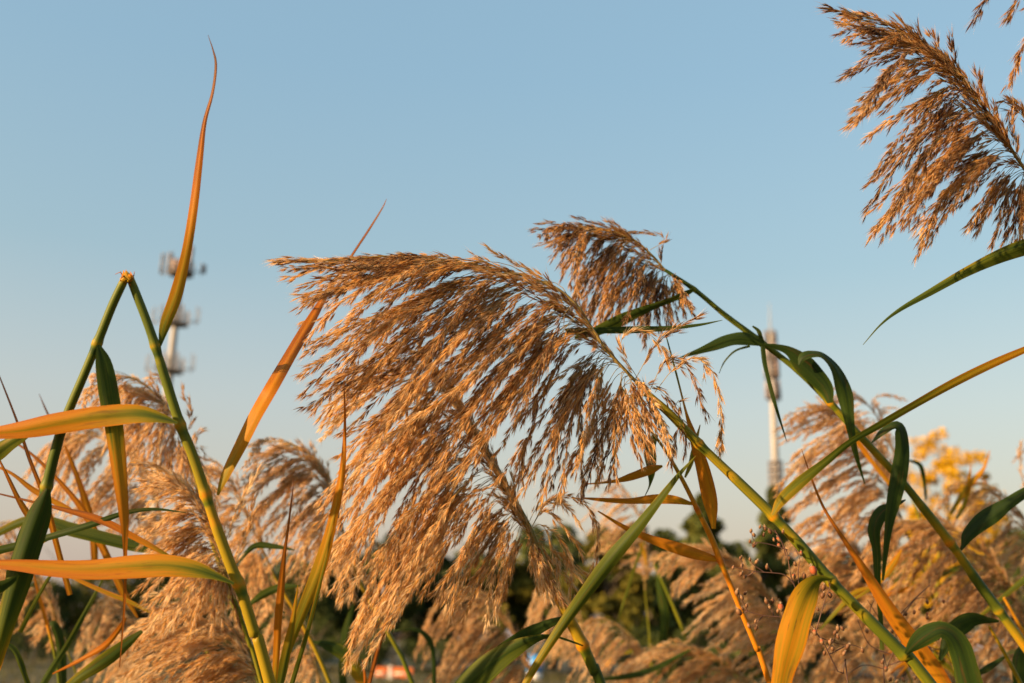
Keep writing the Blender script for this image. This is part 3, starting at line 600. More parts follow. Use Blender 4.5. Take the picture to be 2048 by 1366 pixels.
# plume behind, higher on the right
Dr = reed('reed with the small upright brown plume above centre and dark green curling leaves',
     [(1330, 540), (1390, 580), (1450, 630), (1520, 682), (1600, 745), (1660, 805), (1700, 850), (1760, 915), (1810, 970), (1900, 1085), (1960, 1170), (2048, 1290), (2120, 1400)], 1.22,
     [6, 9, 10, 11, 12, 13, 14, 15, 15, 17, 18, 19, 19], [.2, .2, .3, .34, .3, .42, .3, .42, .3, .5, .26, .5, .4], [(1388, 579), (1520, 682), (1660, 805), (1900, 1085), (1998, 1222)],
     pl=dict(rach=[(1362, 561), (1330, 540), (1305, 512), (1260, 475), (1190, 455), (1130, 455), (1065, 460)],
             env=[(1385, 618), (1335, 655), (1290, 660), (1250, 650), (1215, 650), (1180, 650), (1145, 620), (1150, 585), (1125, 560), (1112, 525), (1098, 492), (1085, 472), (1065, 460)],
             d=1.24, nb=78, spread=.05, q=2.8, tone=.36, sec=3, arch=.22, hw=1.2, vary=.15, back_=1.4, reach=.8, extra=[[(1300, 500), (1330, 480), (1300, 465), (1250, 462)], [(1320, 530), (1325, 560), (1300, 620), (1290, 690)], [(1335, 540), (1355, 570), (1380, 610)], [(1310, 520), (1260, 560), (1210, 610), (1190, 690)]]),
     leaves=[
      ([(1388, 580), (1370, 589), (1340, 602), (1290, 620), (1240, 641), (1195, 662), (1150, 676)], 1.2, [8, 15, 13, 18, 24, 22, 6], [.16, .2, .2, .24, .22], dict(twist=[40, 30, 10])),
      ([(1525, 688), (1492, 678), (1460, 680), (1420, 694), (1385, 706), (1358, 715)], 1.2, [10, 26, 25, 18, 9, 1], [.08, .08, .1, .1]),
      ([(1525, 688), (1530, 730), (1545, 790), (1560, 840), (1573, 882)], 1.19, [9, 9, 8, 5, 1], [.08, .1, .1]),
      ([(1505, 652), (1518, 664), (1526, 690)], 1.21, [3, 8, 8], [.1, .1]),
      ([(1500, 692), (1470, 702), (1450, 722), (1438, 747)], 1.22, [5, 4, 3, 1], [.14, .2]),
      ([(1660, 806), (1652, 778), (1628, 748), (1602, 722), (1578, 702), (1550, 694), (1520, 692)], 1.19, [12, 28, 40, 36, 20, 10, 6], [.1, .08, .08, .1], dict(twist=[20, 0, 0, 20])),
      ([(1598, 730), (1606, 712), (1625, 706), (1648, 710), (1674, 738), (1690, 785), (1697, 830), (1705, 880), (1715, 920), (1730, 968)], 1.18, [4, 18, 20, 22, 34, 32, 22, 14, 8, 2], [.08, .08, .1, .12, .14, .2, .3], dict(twist=[0, 40, 60, 20, 0, 10])),
      ([(1743, 886), (1765, 864), (1790, 850), (1803, 862), (1806, 900), (1798, 950), (1788, 1000), (1779, 1050), (1772, 1100), (1765, 1160)], 1.17, [3, 16, 18, 30, 34, 33, 26, 17, 11, 4], [.06, .08, .08, .08, .1, .12, .2], dict(twist=[30, 30, 50, 10, 0, 10])),
      ([(1764, 1300), (1761, 1241), (1756, 1160), (1752, 1100), (1747, 1060), (1762, 1026), (1785, 1012), (1812, 999)], 1.2, [8, 9, 12, 17, 27, 27, 16, 2], [.24, .18, .12, .08, .06], dict(twist=[0, 0, 10, 30])),
      ([(1915, 1106), (1925, 1093), (1935, 1070), (1960, 1045), (1990, 1025), (2020, 1005), (2060, 980), (2140, 940)], 1.22, [4, 8, 24, 34, 32, 25, 18, 10], [.1, .05, .05, .06]),
      ([(1998, 1243), (1975, 1243), (1945, 1242), (1915, 1258), (1893, 1288), (1880, 1320)], 1.22, [6, 16, 34, 38, 24, 6], [.12, .1, .14, .12], dict(twist=[40, 20, 0])),
     ])

# top right plume, its stem just outside the frame
Er = reed('reed with the brown plume standing against the sky in the top right corner',
     [(2075, 372), (2140, 450), (2230, 570), (2330, 740), (2420, 1000), (2480, 1366)], .98, [9, 12, 14, 16, 18, 19], [.3, .3, .35], [(2230, 570)],
     pl=dict(rach=[(2075, 372), (2040, 325), (1985, 240), (1920, 150), (1840, 85), (1760, 42), (1650, 15)],
             env=[(2110, 540), (2060, 470), (2000, 500), (1935, 495), (1862, 532), (1835, 455), (1790, 470), (1737, 478), (1752, 375), (1752, 290), (1704, 258), (1712, 200), (1690, 155), (1684, 92), (1676, 60), (1650, 15)],
             d=.98, nb=84, spread=.05, q=2.8, tone=.35, sec=3, arch=.18, hairs=4, hw=1.2, vary=.15, reach=.78, back_=1.7, hug=.45, extra=[[(2040, 325), (2060, 250), (2030, 200), (2015, 260)], [(2010, 280), (2030, 215), (2005, 200), (1985, 250)], [(2045, 330), (2075, 300), (2040, 220), (2020, 205)]]),
     leaves=[([(2232, 572), (2200, 500), (2150, 468), (2060, 492), (2000, 513), (1930, 546), (1860, 585), (1800, 619), (1760, 650), (1725, 690)], .96, [10, 30, 34, 32, 27, 20, 13, 8, 4, 1], [.22, .2, .22, .28, .34, .2, .2, .3], dict(fold=.35))])
reed('reed mostly outside the frame, only its brown plume tips showing in the top right corner',
     [(2330, 90), (2420, 300), (2480, 700), (2520, 1366)], .9, [9, 14, 16, 17], .3, (),
     pl=dict(rach=[(2330, 90), (2270, -20), (2190, -90), (2090, -130), (2010, -150)], env=[(2240, 240), (2160, 200), (2110, 140), (2080, 90), (2070, 20), (2040, -60), (2000, -110), (1960, -140)],
             d=.9, nb=30, spread=.03, q=2.4, tone=.33, sec=4,
             extra=[[(2150, -60), (2090, 20), (2045, 95), (2016, 172)], [(2140, -90), (2080, -50), (2040, -5), (2013, 40)], [(2100, -110), (2020, -60), (1975, -5), (1946, 44)]]))

# orange dry reed between centre and right
reed('thin dry orange reed stalk with short orange leaves right of the big plume',
     [(1240, 770), (1290, 845), (1330, 900), (1365, 960), (1395, 1020), (1420, 1070), (1440, 1120), (1465, 1180), (1490, 1240), (1515, 1300), (1540, 1370)], 1.1,
     [3, 5, 6, 8, 9, 11, 11, 11, 11, 12, 12], [.44, .48, .55, .62, .66, .66, .64, .66], [(1395, 1020), (1447, 1123)],
     leaves=[
      ([(1392, 1010), (1350, 1000), (1310, 998), (1260, 1002), (1210, 1000), (1165, 996)], 1.1, [3, 16, 20, 11, 9, 3], [.5, .56, .6, .64, .68]),
      ([(1448, 1122), (1400, 1110), (1350, 1095), (1300, 1078), (1250, 1055), (1195, 1022)], 1.1, [5, 20, 24, 16, 9, 3], [.6, .64, .66, .66, .6], dict(fold=.4)),
      ([(1325, 932), (1300, 940), (1265, 953), (1230, 962), (1170, 968)], 1.1, [4, 18, 16, 7, 2], [.55, .6, .6, .64]),
      ([(1312, 868), (1300, 895), (1303, 935), (1300, 968), (1288, 995)], 1.12, [10, 22, 20, 5, 1], [.26, .3, .28, .2]),
      ([(1427, 1058), (1420, 1005), (1406, 940), (1386, 875), (1370, 822), (1350, 742), (1331, 665)], 1.09, [10, 32, 32, 20, 7, 5, 2], [.55, .62, .66, .66, .6, .3, .1], dict(twist=38)),
      ([(1370, 955), (1382, 925), (1390, 890), (1400, 850)], 1.14, [4, 10, 9, 2], [.4, .4, .5]),
     ])
reed('short reed low at right with one long orange leaf pointing up left',
     [(1900, 1400), (1912, 1440), (1920, 1480)], 1.0, 16, .4, (),
     leaves=[([(1900, 1402), (1880, 1366), (1830, 1292), (1780, 1222), (1735, 1150), (1690, 1082), (1650, 1020), (1625, 962), (1603, 898)], 1.08, [26, 38, 37, 30, 18, 9, 6, 4, 1], [.6, .64, .66, .66, .7, .76, .78, .8, .84], dict(fold=.35))])

# ---- softer plumes behind: (label, depth, rachis base->tip, tip curve, branches, tone, stem below the plume, leaves)
def back(label, d, rach, env, nb, tone, stem=None, leaves=(), age=.36, w=None, q=3.0, spread=.07, **kw):
    b = rach[0]; c = rach[1]
    if stem is None:
        dx, dy = b[0] - c[0], b[1] - c[1]; L = math.hypot(dx, dy); dx, dy = dx / L * .8 + .1, max(dy / L, .55)
        stem = [(b[0] + dx * 110, b[1] + dy * 120), (b[0] + dx * 200, b[1] + dy * 300)]
    sz = kw.pop('size', 1.15)
    r2 = np.random.default_rng(int(b[0]) * 7 + int(b[1])); leaves = list(leaves)
    for k in range(r2.integers(2, 5) if b[0] > 900 else 0):
        t = r2.uniform(.35, 1); x0 = b[0] + (stem[1 if len(stem) > 1 else 0][0] - b[0]) * t; y0 = b[1] + (stem[1 if len(stem) > 1 else 0][1] - b[1]) * t
        sx = r2.choice([-1, 1]); L = r2.uniform(90, 210) * 1.6 / d; up = r2.uniform(.15, .65); dr = r2.uniform(0, .9); a0 = r2.uniform(.1, .5)
        leaves.append(([(x0, y0), (x0 + sx * L * .18, y0 - up * L * .35), (x0 + sx * L * .42, y0 - up * L * .6), (x0 + sx * L * .75, y0 - up * L * .62 + dr * L * .2), (x0 + sx * L, y0 - up * L * .5 + dr * L * .6)],
                       d + r2.uniform(-.12, .05), [7 / d, 20 / d, 24 / d, 15 / d, 2], [a0, a0 + .05, a0 + .12, a0 + .22, a0 + .35], dict(twist=[float(r2.uniform(-30, 30)), float(r2.uniform(-50, 50))])))
    return reed(label, [b] + stem, d, w or [7 / d, 11 / d, 13 / d], age, (),
                pl=dict(rach=rach, env=env, d=d, nb=int(nb * .85), spread=spread, q=q * 1.12, tone=min(.86, tone + .10), size=sz, hairs=5, lem=3, sec=4, hw=1.5, **kw), leaves=leaves)

back('reed with the blurred plume behind the left peak, leftmost of the tall left plumes', 1.75, [(330, 1060), (300, 960), (255, 890), (190, 855), (110, 880), (45, 960)],
     [(330, 1080), (290, 1090), (230, 1080), (170, 1050), (110, 1050), (60, 1020), (35, 985)], 66, .56, [(385, 1200), (430, 1366)])
back('reed whose plume curls left under the peak, just below the left mast', 1.45, [(370, 905), (362, 870), (345, 830), (300, 778), (240, 752), (165, 785)],
     [(450, 1010), (390, 1000), (330, 1010), (290, 980), (240, 960), (215, 900), (205, 850), (160, 800)], 62, .50, [(385, 945), (402, 995), (427, 1090), (470, 1215), (520, 1366)], age=[.4, .44, .48, .36, .3], w=[6, 7, 9, 11, 12, 13],
     extra=[[(365, 880), (385, 830), (372, 800), (365, 780)], [(370, 900), (400, 860), (392, 890)], [(360, 860), (330, 700 + 60), (300, 770), (250, 790)]])
back('reed with crisp feathery plume crossing behind the folded stem at lower left', 1.25, [(455, 1160), (440, 1090), (415, 1035), (385, 985), (345, 950), (300, 930)],
     [(470, 1240), (420, 1270), (370, 1260), (320, 1250), (285, 1180), (275, 1120), (285, 1050), (280, 990), (270, 930)], 76, .60, [(475, 1215), (500, 1290), (524, 1366)], q=2.5, spread=.05,
     extra=[[(440, 1120), (470, 1030), (505, 960), (520, 940)], [(455, 1160), (480, 1100), (500, 1040), (506, 1000)]])
back('reed with the golden plume filling the bottom left, its sprays pointing down left', 1.35, [(545, 1420), (500, 1310), (440, 1230), (370, 1190), (300, 1190)],
     [(520, 1470), (440, 1450), (350, 1440), (270, 1400), (230, 1366), (250, 1320), (230, 1270), (260, 1220)], 84, .62, q=2.5, spread=.06)
back('reed with pale tan plume low at left in front of the dark trees', 2.1, [(330, 1370), (290, 1270), (250, 1210), (210, 1195), (170, 1250)],
     [(330, 1430), (270, 1430), (220, 1390), (170, 1350), (155, 1300)], 50, .66, spread=.09)
back('reed with the plume between the folded reed and the big plume', 1.6, [(695, 1095), (672, 1010), (640, 930), (570, 885), (485, 890)],
     [(760, 1160), (715, 1190), (670, 1200), (610, 1190), (560, 1150), (520, 1090), (490, 1040), (480, 985), (490, 930), (475, 895)], 84, .48, [(732, 1190), (790, 1290), (830, 1380)], age=[.3, .46, .34, .3], w=[7, 8, 9, 9],
     extra=[[(690, 1080), (720, 1060), (755, 1090), (770, 1150)], [(680, 1050), (720, 1030), (745, 1060), (740, 1120)]])
back('reed with loose plume just right of the folded stem', 1.7, [(540, 1130), (500, 1045), (470, 975), (440, 930), (400, 915)],
     [(560, 1220), (510, 1230), (460, 1190), (430, 1110), (420, 1040), (400, 980), (385, 930)], 46, .46, [(560, 1172), (605, 1250), (660, 1366)], age=[.3, .5, .4], w=[6, 7, 8, 9])
back('reed with wisps of plume at the left picture edge', 1.9, [(-90, 1180), (-50, 1090), (-10, 1050), (30, 1050), (60, 1090)],
     [(-40, 1200), (0, 1180), (30, 1160), (50, 1130), (66, 1100)], 26, .45)
back('reed with dark straight hanging plume at bottom centre', 2.3, [(1075, 1390), (1040, 1290), (990, 1205), (920, 1175), (855, 1230)],
     [(1060, 1480), (1000, 1470), (940, 1450), (880, 1430), (850, 1370), (835, 1290)], 70, .42, spread=.1)
back('reed with a faint pinkish plume behind the short orange leaves', 2.7, [(1290, 1180), (1290, 1080), (1265, 1000), (1220, 960), (1175, 985)],
     [(1325, 1120), (1300, 1110), (1260, 1130), (1215, 1120), (1180, 1090), (1165, 1030)], 46, .58, spread=.1)
back('reed with pale plume left of the yellow stem', 2.9, [(1185, 1340), (1160, 1240), (1120, 1180), (1085, 1170), (1055, 1230)],
     [(1180, 1330), (1140, 1330), (1100, 1320), (1060, 1300), (1045, 1260)], 44, .68, spread=.1)
back('reed with golden plume right of the yellow stem at the bottom', 2.3, [(1320, 1400), (1285, 1300), (1235, 1250), (1185, 1240), (1140, 1290)],
     [(1300, 1440), (1250, 1430), (1200, 1410), (1150, 1370), (1130, 1320)], 56, .64, spread=.1)
back('reed with broad fluffy tan plume right of the orange stalk', 2.0, [(1610, 1350), (1560, 1230), (1500, 1145), (1430, 1100), (1365, 1092), (1305, 1120)],
     [(1600, 1420), (1540, 1380), (1470, 1330), (1410, 1280), (1370, 1260), (1375, 1210), (1350, 1180), (1330, 1150), (1305, 1125)], 90, .66, spread=.1, q=2.6)
back('reed with fluffy plume along the bottom edge right of centre', 2.1, [(1570, 1470), (1500, 1370), (1420, 1305), (1340, 1295), (1240, 1340)],
     [(1560, 1540), (1480, 1500), (1400, 1470), (1320, 1440), (1250, 1400), (1215, 1360)], 72, .62, spread=.1)
back('reed with tall pinkish brown plume right of the needle mast', 1.9, [(1810, 1060), (1775, 960), (1735, 870), (1680, 822), (1620, 812), (1565, 838)],
     [(1800, 1110), (1740, 1110), (1690, 1090), (1640, 1070), (1590, 1050), (1560, 990), (1575, 930), (1568, 880), (1565, 842)], 78, .47, [(1850, 1150), (1920, 1366)], spread=.09)
back('reed whose loose plume top rises behind the curling dark green leaf', 2.2, [(1800, 940), (1765, 850), (1720, 795), (1680, 775), (1650, 790)],
     [(1815, 960), (1770, 960), (1720, 940), (1680, 900), (1650, 860), (1640, 810)], 34, .42, spread=.1, extra=[[(1760, 850), (1745, 805), (1770, 790), (1805, 798)], [(1770, 870), (1760, 825), (1785, 815), (1800, 825)]])
back('reed with big dense plume at right beneath the yellow tree', 1.85, [(2080, 1320), (2030, 1190), (1960, 1095), (1870, 1045), (1790, 1050), (1725, 1110)],
     [(2090, 1380), (2020, 1340), (1950, 1310), (1880, 1290), (1820, 1260), (1770, 1220), (1730, 1180), (1715, 1140)], 96, .42, spread=.1, q=2.6)
back('reed with hanging plume below the needle mast and the right conifer', 2.0, [(1800, 1300), (1760, 1180), (1700, 1080), (1640, 1030), (1585, 1060)],
     [(1790, 1330), (1730, 1300), (1670, 1270), (1620, 1230), (1580, 1180), (1565, 1110)], 66, .50, spread=.1)
back('reed with sparse plume at the right picture edge', 2.1, [(2120, 1180), (2070, 1070), (2000, 985), (1930, 965), (1870, 1010)],
     [(2130, 1230), (2070, 1190), (2000, 1160), (1940, 1130), (1890, 1090), (1860, 1040)], 46, .45, spread=.1, extra=[[(2080, 1080), (2055, 990), (2040, 930), (2042, 890)], [(2060, 1050), (2090, 950), (2060, 900), (2030, 920)]])
back('reed with plume in the bottom right corner', 2.2, [(2110, 1480), (2050, 1370), (1970, 1290), (1890, 1270), (1810, 1310)],
     [(2100, 1540), (2020, 1510), (1940, 1480), (1860, 1440), (1810, 1380)], 66, .44, spread=.1)
back('reed with plume at the bottom right behind the dried seed heads', 2.3, [(1820, 1470), (1770, 1360), (1710, 1280), (1640, 1250), (1570, 1290)],
     [(1810, 1530), (1740, 1500), (1670, 1470), (1600, 1430), (1560, 1360)], 66, .46, spread=.1)
back('reed with tan plume between the seed heads and the dense right plume', 2.5, [(1920, 1380), (1870, 1280), (1810, 1210), (1750, 1190), (1690, 1230)],
     [(1920, 1440), (1860, 1420), (1800, 1390), (1740, 1350), (1700, 1300)], 56, .50, spread=.12)

back('reed with straw coloured plume filling the gap at the far left behind the hanging stem', 2.0, [(130, 1290), (90, 1180), (40, 1110), (-20, 1090), (-70, 1130)],
     [(130, 1300), (80, 1280), (30, 1260), (-20, 1230), (-60, 1190)], 40, .56, spread=.1)
back('reed with straw coloured plume between the folded reed and the slender orange blade', 2.0, [(640, 1360), (610, 1260), (560, 1190), (505, 1170), (455, 1215)],
     [(640, 1390), (590, 1380), (540, 1360), (490, 1320), (455, 1270)], 46, .58, spread=.1)
# ---- loose blades of neighbouring reeds
def tuft(label, stem, d, w, age, leaves): return reed(label, stem, d, w, age, (), None, leaves)
tuft('leafy reed at the far left edge with crossing thin dark blades', [(-60, 1290), (-75, 1400), (-85, 1500)], 1.15, [10, 12, 13], .3, [
     ([(140, 1190), (112, 1085), (90, 1000), (58, 915), (35, 845), (-4, 745)], 1.15, [10, 12, 10, 7, 5, 2], [.6, .64, .7, .85, .9, .95]),
     ([(125, 880), (98, 832), (78, 788)], 1.5, [4, 4, 1], [.9, .95]),
     ([(90, 1085), (60, 1035), (30, 985), (-5, 910)], 1.1, [16, 14, 9, 3], [.5, .6, .7, .8]),
     ([(140, 1020), (70, 982), (20, 945), (-30, 925)], 1.2, [10, 11, 6, 3], [.6, .62, .7]),
     ([(275, 1235), (245, 1180), (200, 1085), (150, 1000), (60, 905), (-20, 860)], 1.35, [4, 14, 15, 11, 5, 2], [.58, .6, .66, .75, .85]),
     ([(-30, 1108), (90, 1076), (180, 1050), (250, 1026), (310, 1018), (372, 1025)], 1.1, [16, 14, 13, 10, 6, 1], [.16, .14, .12, .1]),
     ([(-25, 982), (100, 1012), (200, 1040), (270, 1075), (330, 1108), (375, 1135)], 1.1, [2, 7, 15, 12, 8, 2], [.95, .85, .8, .5, .3]),
     ([(-40, 1085), (60, 1040), (150, 1060), (260, 1090), (330, 1106)], 1.3, [10, 20, 26, 24, 8], [.34, .26, .2, .2]),
     ])
tuft('reed at lower left with tan and green blades before the dark trees', [(95, 1250), (112, 1320), (122, 1400)], 1.6, [6, 7, 8], [.62, .3, .3], [
     ([(96, 1255), (82, 1205), (70, 1160), (60, 1110)], 1.6, [7, 7, 5, 2], [.66, .68, .7]),
     ([(96, 1250), (108, 1248), (120, 1285), (124, 1340), (128, 1390)], 1.62, [4, 14, 18, 18, 14], [.16, .14, .16]),
     ([(190, 1130), (185, 1060), (165, 985), (130, 890)], 1.5, [12, 15, 13, 4], [.64, .62, .66, .7]),
     ([(205, 1160), (172, 1222), (138, 1285), (100, 1345), (70, 1400)], 1.4, [4, 9, 11, 14, 16], [.24, .2, .16]),
     ([(130, 1148), (200, 1180), (262, 1205), (300, 1225)], 1.3, [5, 9, 8, 3], [.6, .5, .45]),
     ([(40, 1265), (70, 1205), (98, 1155), (120, 1130)], 1.2, [9, 8, 6, 2], [.3, .3, .36]),
     ])
tuft('short reed at the bottom left with one broad green blade', [(110, 1400), (104, 1440), (100, 1480)], 1.15, 10, .3, [
     ([(110, 1402), (150, 1362), (195, 1330), (240, 1298), (285, 1262)], 1.15, [14, 20, 27, 26, 6], [.36, .3, .24, .2]),
     ([(105, 1348), (160, 1320), (210, 1290), (240, 1255), (252, 1235)], 1.2, [3, 8, 12, 11, 3], [.75, .72, .7, .72]),
     ([(12, 1285), (30, 1302), (45, 1335), (60, 1380)], 1.05, [5, 11, 11, 9], [.14, .18, .3]),
     ([(60, 866), (22, 886), (-20, 916), (-80, 960)], .98, [10, 27, 32, 30], [.36, .34, .3]),
     ])
tuft('small reed between the folded reed and the orange barriers with a drooping green leaf', [(745, 1390), (748, 1430), (750, 1470)], 1.5, 9, .3, [
     ([(742, 1385), (715, 1345), (690, 1312), (660, 1292), (625, 1282)], 1.5, [14, 26, 27, 20, 3], [.6, .4, .16, .12]),
     ([(690, 1400), (686, 1335), (692, 1262), (712, 1195)], 1.9, [14, 17, 16, 3], [.14, .12, .14]),
     ([(735, 1380), (758, 1290), (773, 1240), (786, 1188)], 1.15, [8, 9, 8, 2], [.86, .82, .84]),
     ([(730, 1390), (729, 1350), (724, 1318)], 1.1, [6, 6, 1], [.8, .8]),
     ([(868, 1390), (867, 1310), (855, 1275), (828, 1258), (780, 1262)], 1.8, [9, 9, 11, 7, 2], [.1, .1, .12]),
     ([(480, 1120), (510, 1092), (550, 1093), (590, 1100)], 1.4, [4, 12, 10, 2], [.16, .14, .16]),
     ([(490, 1215), (525, 1190), (560, 1175), (600, 1172)], 1.5, [4, 16, 15, 3], [.2, .16, .16]),
     ])
tuft('green reed without plume behind the orange stalk', [(1308, 1125), (1350, 1220), (1385, 1310), (1410, 1400)], 2.2, [6, 8, 9, 9], [.3, .36, .3], [
     ([(1325, 1290), (1330, 1240), (1322, 1190), (1312, 1140)], 2.2, [14, 18, 16, 4], [.14, .14, .2]),
     ([(1235, 1245), (1258, 1170), (1282, 1100), (1290, 1080)], 2.2, [3, 6, 5, 1], [.3, .3, .4]),
     ([(1380, 1300), (1300, 1340), (1240, 1355), (1180, 1360)], 2.0, [5, 12, 10, 2], [.14, .14, .2]),
     ([(1280, 1085), (1288, 1105), (1293, 1130)], 2.2, [4, 8, 2], [.5, .5]),
     ])
tuft('yellow reed stalk low at the right edge', [(2008, 1195), (2046, 1262), (2090, 1340), (2120, 1400)], 1.5, [6, 7, 8, 8], [.55, .55, .4], [
     ([(2090, 1345), (2050, 1300), (2040, 1340), (2042, 1400)], 1.4, [4, 24, 30, 24], [.12, .1, .12]),
     ([(1905, 1275), (1950, 1240), (2000, 1200), (2060, 1150), (2100, 1120)], 1.7, [3, 6, 9, 12, 8], [.4, .3, .2]),
     ])
tuft('second yellow reed stalk low at right, left of the edge stalk', [(1978, 1252), (2012, 1312), (2045, 1375), (2070, 1430)], 1.3, [6, 8, 9, 9], [.5, .42, .36], [
     ([(2012, 1312), (1985, 1330), (1960, 1345), (1930, 1352)], 1.3, [3, 12, 10, 2], [.1, .12, .12]),
     ])
tuft('slim yellow stalk with split yellow leaf in front of the yellow tree', [(1898, 1032), (1880, 1090), (1875, 1180), (1870, 1366)], 2.0, [4, 6, 7, 8], [.5, .4, .36], [
     ([(1900, 1030), (1925, 990), (1948, 960), (1968, 935), (1980, 900)], 2.0, [4, 12, 11, 6, 1], [.4, .55, .6]),
     ([(1912, 1038), (1930, 1005), (1938, 960), (1942, 930)], 2.0, [3, 9, 7, 1], [.34, .5, .6]),
     ([(1735, 910), (1720, 890), (1700, 868), (1690, 850)], 1.6, [8, 9, 8, 3], [.55, .58, .6]),
     ([(1800, 995), (1765, 950), (1740, 918), (1700, 868)], 1.6, [7, 9, 9, 4], [.55, .58, .6]),
     ([(1852, 1000), (1848, 960), (1840, 930), (1815, 920)], 2.0, [4, 7, 9, 3], [.2, .1, .1]),
     ([(1690, 1210), (1750, 1170), (1785, 1130), (1803, 1100)], 1.5, [3, 9, 15, 3], [.4, .52, .58]),
     ([(1640, 1260), (1680, 1215), (1710, 1185), (1750, 1172)], 1.6, [3, 9, 10, 2], [.3, .46, .5]),
     ])

# ---- dried weed with round seed heads, lower right
M_weed = objmat('dry_weed_stem', (0.05, 0.022, 0.016), (0.12, 0.055, 0.03), 60, .7)
M_head = tonemat('dry_seed_head', [(0, (.10, .04, .018)), (.5, (.15, .065, .026)), (.9, (.27, .15, .07)), (1, (.36, .085, .03))], .6, .15)
M_fluff = objmat('seed_fluff', (.34, .22, .13), (.48, .35, .24), 80, .8)
def weed(label, d, main, twigs, heads):
    px = np.array(main, float); pw = P(px[:, 0], px[:, 1], d); z = pw[-1][2]; t = pw[-1] - pw[-2]
    base = np.array((pw[-1][0] + t[0] * 2, pw[-1][1], 0.)); pw = np.vstack([pw, (pw[-1] + base) / 2 + (t[0], 0, 0), base])
    o = empty('dried_weed', base, label, 'weed', 'dried weeds among the reeds')
    C = spline(pw, 60); m = MB(); m.tube(C, np.linspace(1.6, 5.5, 60) * d / FPX / 2 * 1.3, 7); m.build('stem', M_weed, o, True)
    for tw_ in twigs:
        c = spline(P(np.array(tw_)[:, 0], np.array(tw_)[:, 1], d + rng.normal(0, .006)), 16)
        m = MB(); m.tube(c, np.linspace(2.6, 1.2, 16) * d / FPX / 2, 6); m.build('twig', M_weed, o, True)
    for h_ in heads:
        x, y, s_ = h_[:3]; tn = h_[3] if len(h_) > 3 else rng.uniform(.25, .75); ctr = P(x, y, d + rng.normal(0, .004)); r = s_ * .92 * d / FPX
        a = nrm(P(x + rng.uniform(-6, 6), y - 9, d) - P(x, y, d)); s1 = nrm(np.cross(a, (0.2, 1, 0.1))); s2 = np.cross(a, s1)
        th = np.linspace(0, 2 * np.pi, 9)[:-1]; prof = [(0.02, -1.5), (.35, -1.35), (.85, -.6), (1, 0), (.85, .7), (.6, 1.15), (.25, 1.25), (.02, 1.2)]
        G = np.array([[ctr + a * r * pz + (s1 * math.cos(q_) + s2 * math.sin(q_)) * r * pr * (1 + .08 * math.sin(4 * q_)) for q_ in th] for pr, pz in prof])
        m = MB(); m.grid(G, np.interp([p_[1] for p_ in prof], [-1.5, 1.2], [tn - .2, tn + .25]), None, 0, True); hd = m.build('seed_head', M_head, o, True)
        m = MB()
        for k in range(9):
            e = nrm(a + rng.normal(0, .35, 3)); m.tube([ctr + a * r, ctr + a * r + e * r * 1.1], [.08 * r, .03 * r], 4)
        m.build('bristles', M_fluff, hd)
    return o
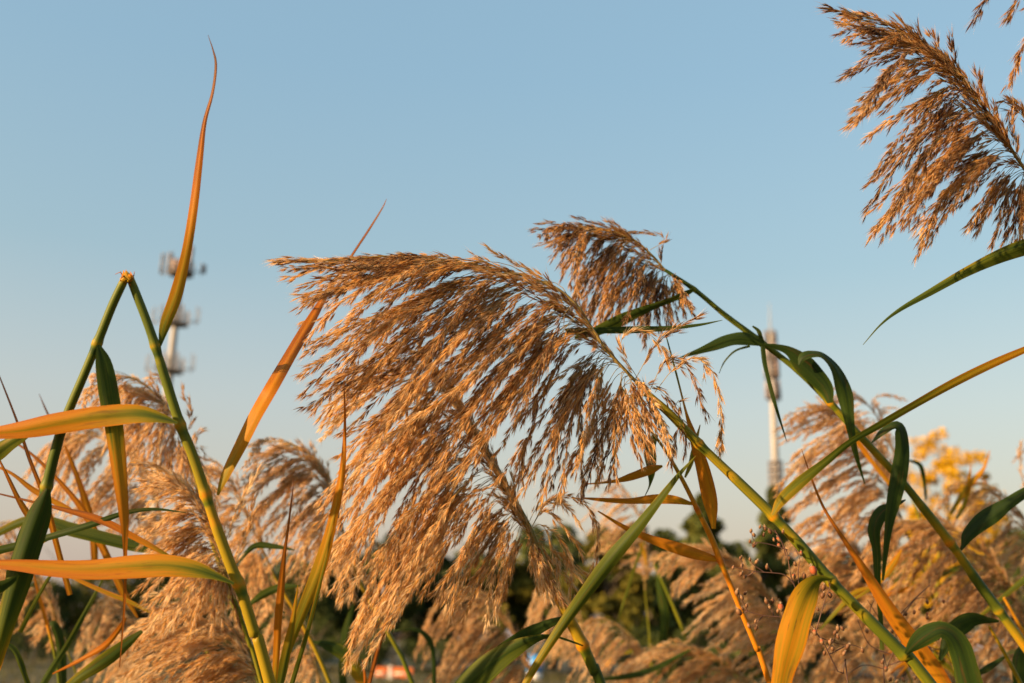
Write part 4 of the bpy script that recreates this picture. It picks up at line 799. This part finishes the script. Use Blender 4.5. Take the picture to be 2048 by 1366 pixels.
weed('branching dried weed with round brown seed heads in front of the fluffy tan plume', 1.0,
     [(1550, 1060), (1573, 1085), (1572, 1115), (1570, 1130), (1590, 1170), (1612, 1230), (1640, 1275), (1668, 1325), (1685, 1370), (1700, 1420)],
     [[(1575, 1100), (1545, 1090), (1520, 1085), (1508, 1082), (1502, 1062)], [(1515, 1086), (1508, 1090), (1500, 1082)], [(1572, 1112), (1560, 1075), (1540, 1058), (1520, 1054)],
      [(1588, 1168), (1570, 1150), (1548, 1146), (1510, 1143), (1478, 1136), (1464, 1136)], [(1510, 1143), (1492, 1152), (1478, 1142)], [(1528, 1144), (1508, 1130), (1500, 1120)], [(1545, 1146), (1540, 1138), (1533, 1132)], [(1484, 1138), (1484, 1125), (1481, 1116)],
      [(1606, 1240), (1560, 1234), (1528, 1231), (1495, 1222), (1478, 1208)], [(1495, 1222), (1484, 1200), (1476, 1186)], [(1495, 1222), (1486, 1226), (1476, 1224)], [(1526, 1232), (1512, 1246), (1498, 1254)], [(1512, 1246), (1510, 1256)], [(1548, 1232), (1540, 1212), (1536, 1202)],
      [(1632, 1262), (1650, 1200), (1660, 1170), (1645, 1150)], [(1640, 1275), (1668, 1285), (1690, 1290)], [(1655, 1300), (1672, 1270), (1680, 1255)], [(1600, 1190), (1596, 1145), (1600, 1120), (1592, 1100)], [(1660, 1308), (1700, 1290), (1730, 1300)]],
     [(1502, 1062, 3.4), (1508, 1070, 3.6), (1500, 1083, 3.2), (1508, 1090, 4.4), (1520, 1054, 3), (1530, 1056, 4.5), (1540, 1063, 4.6), (1527, 1070, 3.4), (1558, 1079, 5, .8), (1558, 1091, 4.5, .8), (1548, 1080, 3), (1566, 1064, 3.5),
      (1481, 1116, 3.4), (1484, 1131, 3.6), (1513, 1124, 4, .7), (1500, 1119, 3), (1534, 1134, 4), (1466, 1136, 3), (1482, 1148, 4), (1490, 1154, 3.4), (1602, 1107, 4, .8), (1590, 1128, 4), (1578, 1116, 3.6), (1627, 1141, 8, 1.0), (1608, 1152, 5), (1588, 1153, 4.4, .8),
      (1474, 1185, 5), (1484, 1196, 3.8), (1490, 1187, 3.2), (1493, 1212, 3.8), (1485, 1217, 3.5), (1478, 1224, 6), (1533, 1203, 4.8), (1545, 1202, 4.2), (1540, 1215, 3.6), (1562, 1215, 6.5, .9), (1556, 1222, 4), (1498, 1252, 4), (1512, 1256, 4), (1511, 1243, 3.2),
      (1630, 1265, 5, .8), (1644, 1284, 4.6, .8), (1660, 1285, 5), (1665, 1297, 4.6), (1676, 1257, 4.6), (1685, 1257, 4), (1670, 1265, 4.2), (1676, 1274, 4), (1649, 1306, 4), (1695, 1293, 5), (1688, 1307, 4), (1725, 1301, 4), (1647, 1175, 5), (1660, 1190, 5), (1645, 1191, 5), (1636, 1219, 3)])
weed('dried weed with tiny pale seed heads at the bottom right corner', 1.25,
     [(1860, 1170), (1800, 1230), (1790, 1290), (1776, 1340), (1770, 1400)],
     [[(1790, 1290), (1760, 1240), (1735, 1200)], [(1785, 1310), (1740, 1290), (1715, 1240)], [(1776, 1340), (1730, 1330), (1700, 1345)], [(1780, 1330), (1830, 1310), (1890, 1295)], [(1800, 1240), (1830, 1200), (1850, 1195)], [(1795, 1260), (1850, 1290), (1880, 1300)], [(1760, 1280), (1740, 1230), (1748, 1200)]],
     [(x, y, s_, t_) for x, y, s_, t_ in zip(rng.uniform(1715, 1900, 34), rng.uniform(1190, 1366, 34), rng.uniform(2.6, 4.4, 34), rng.uniform(.3, .9, 34))])
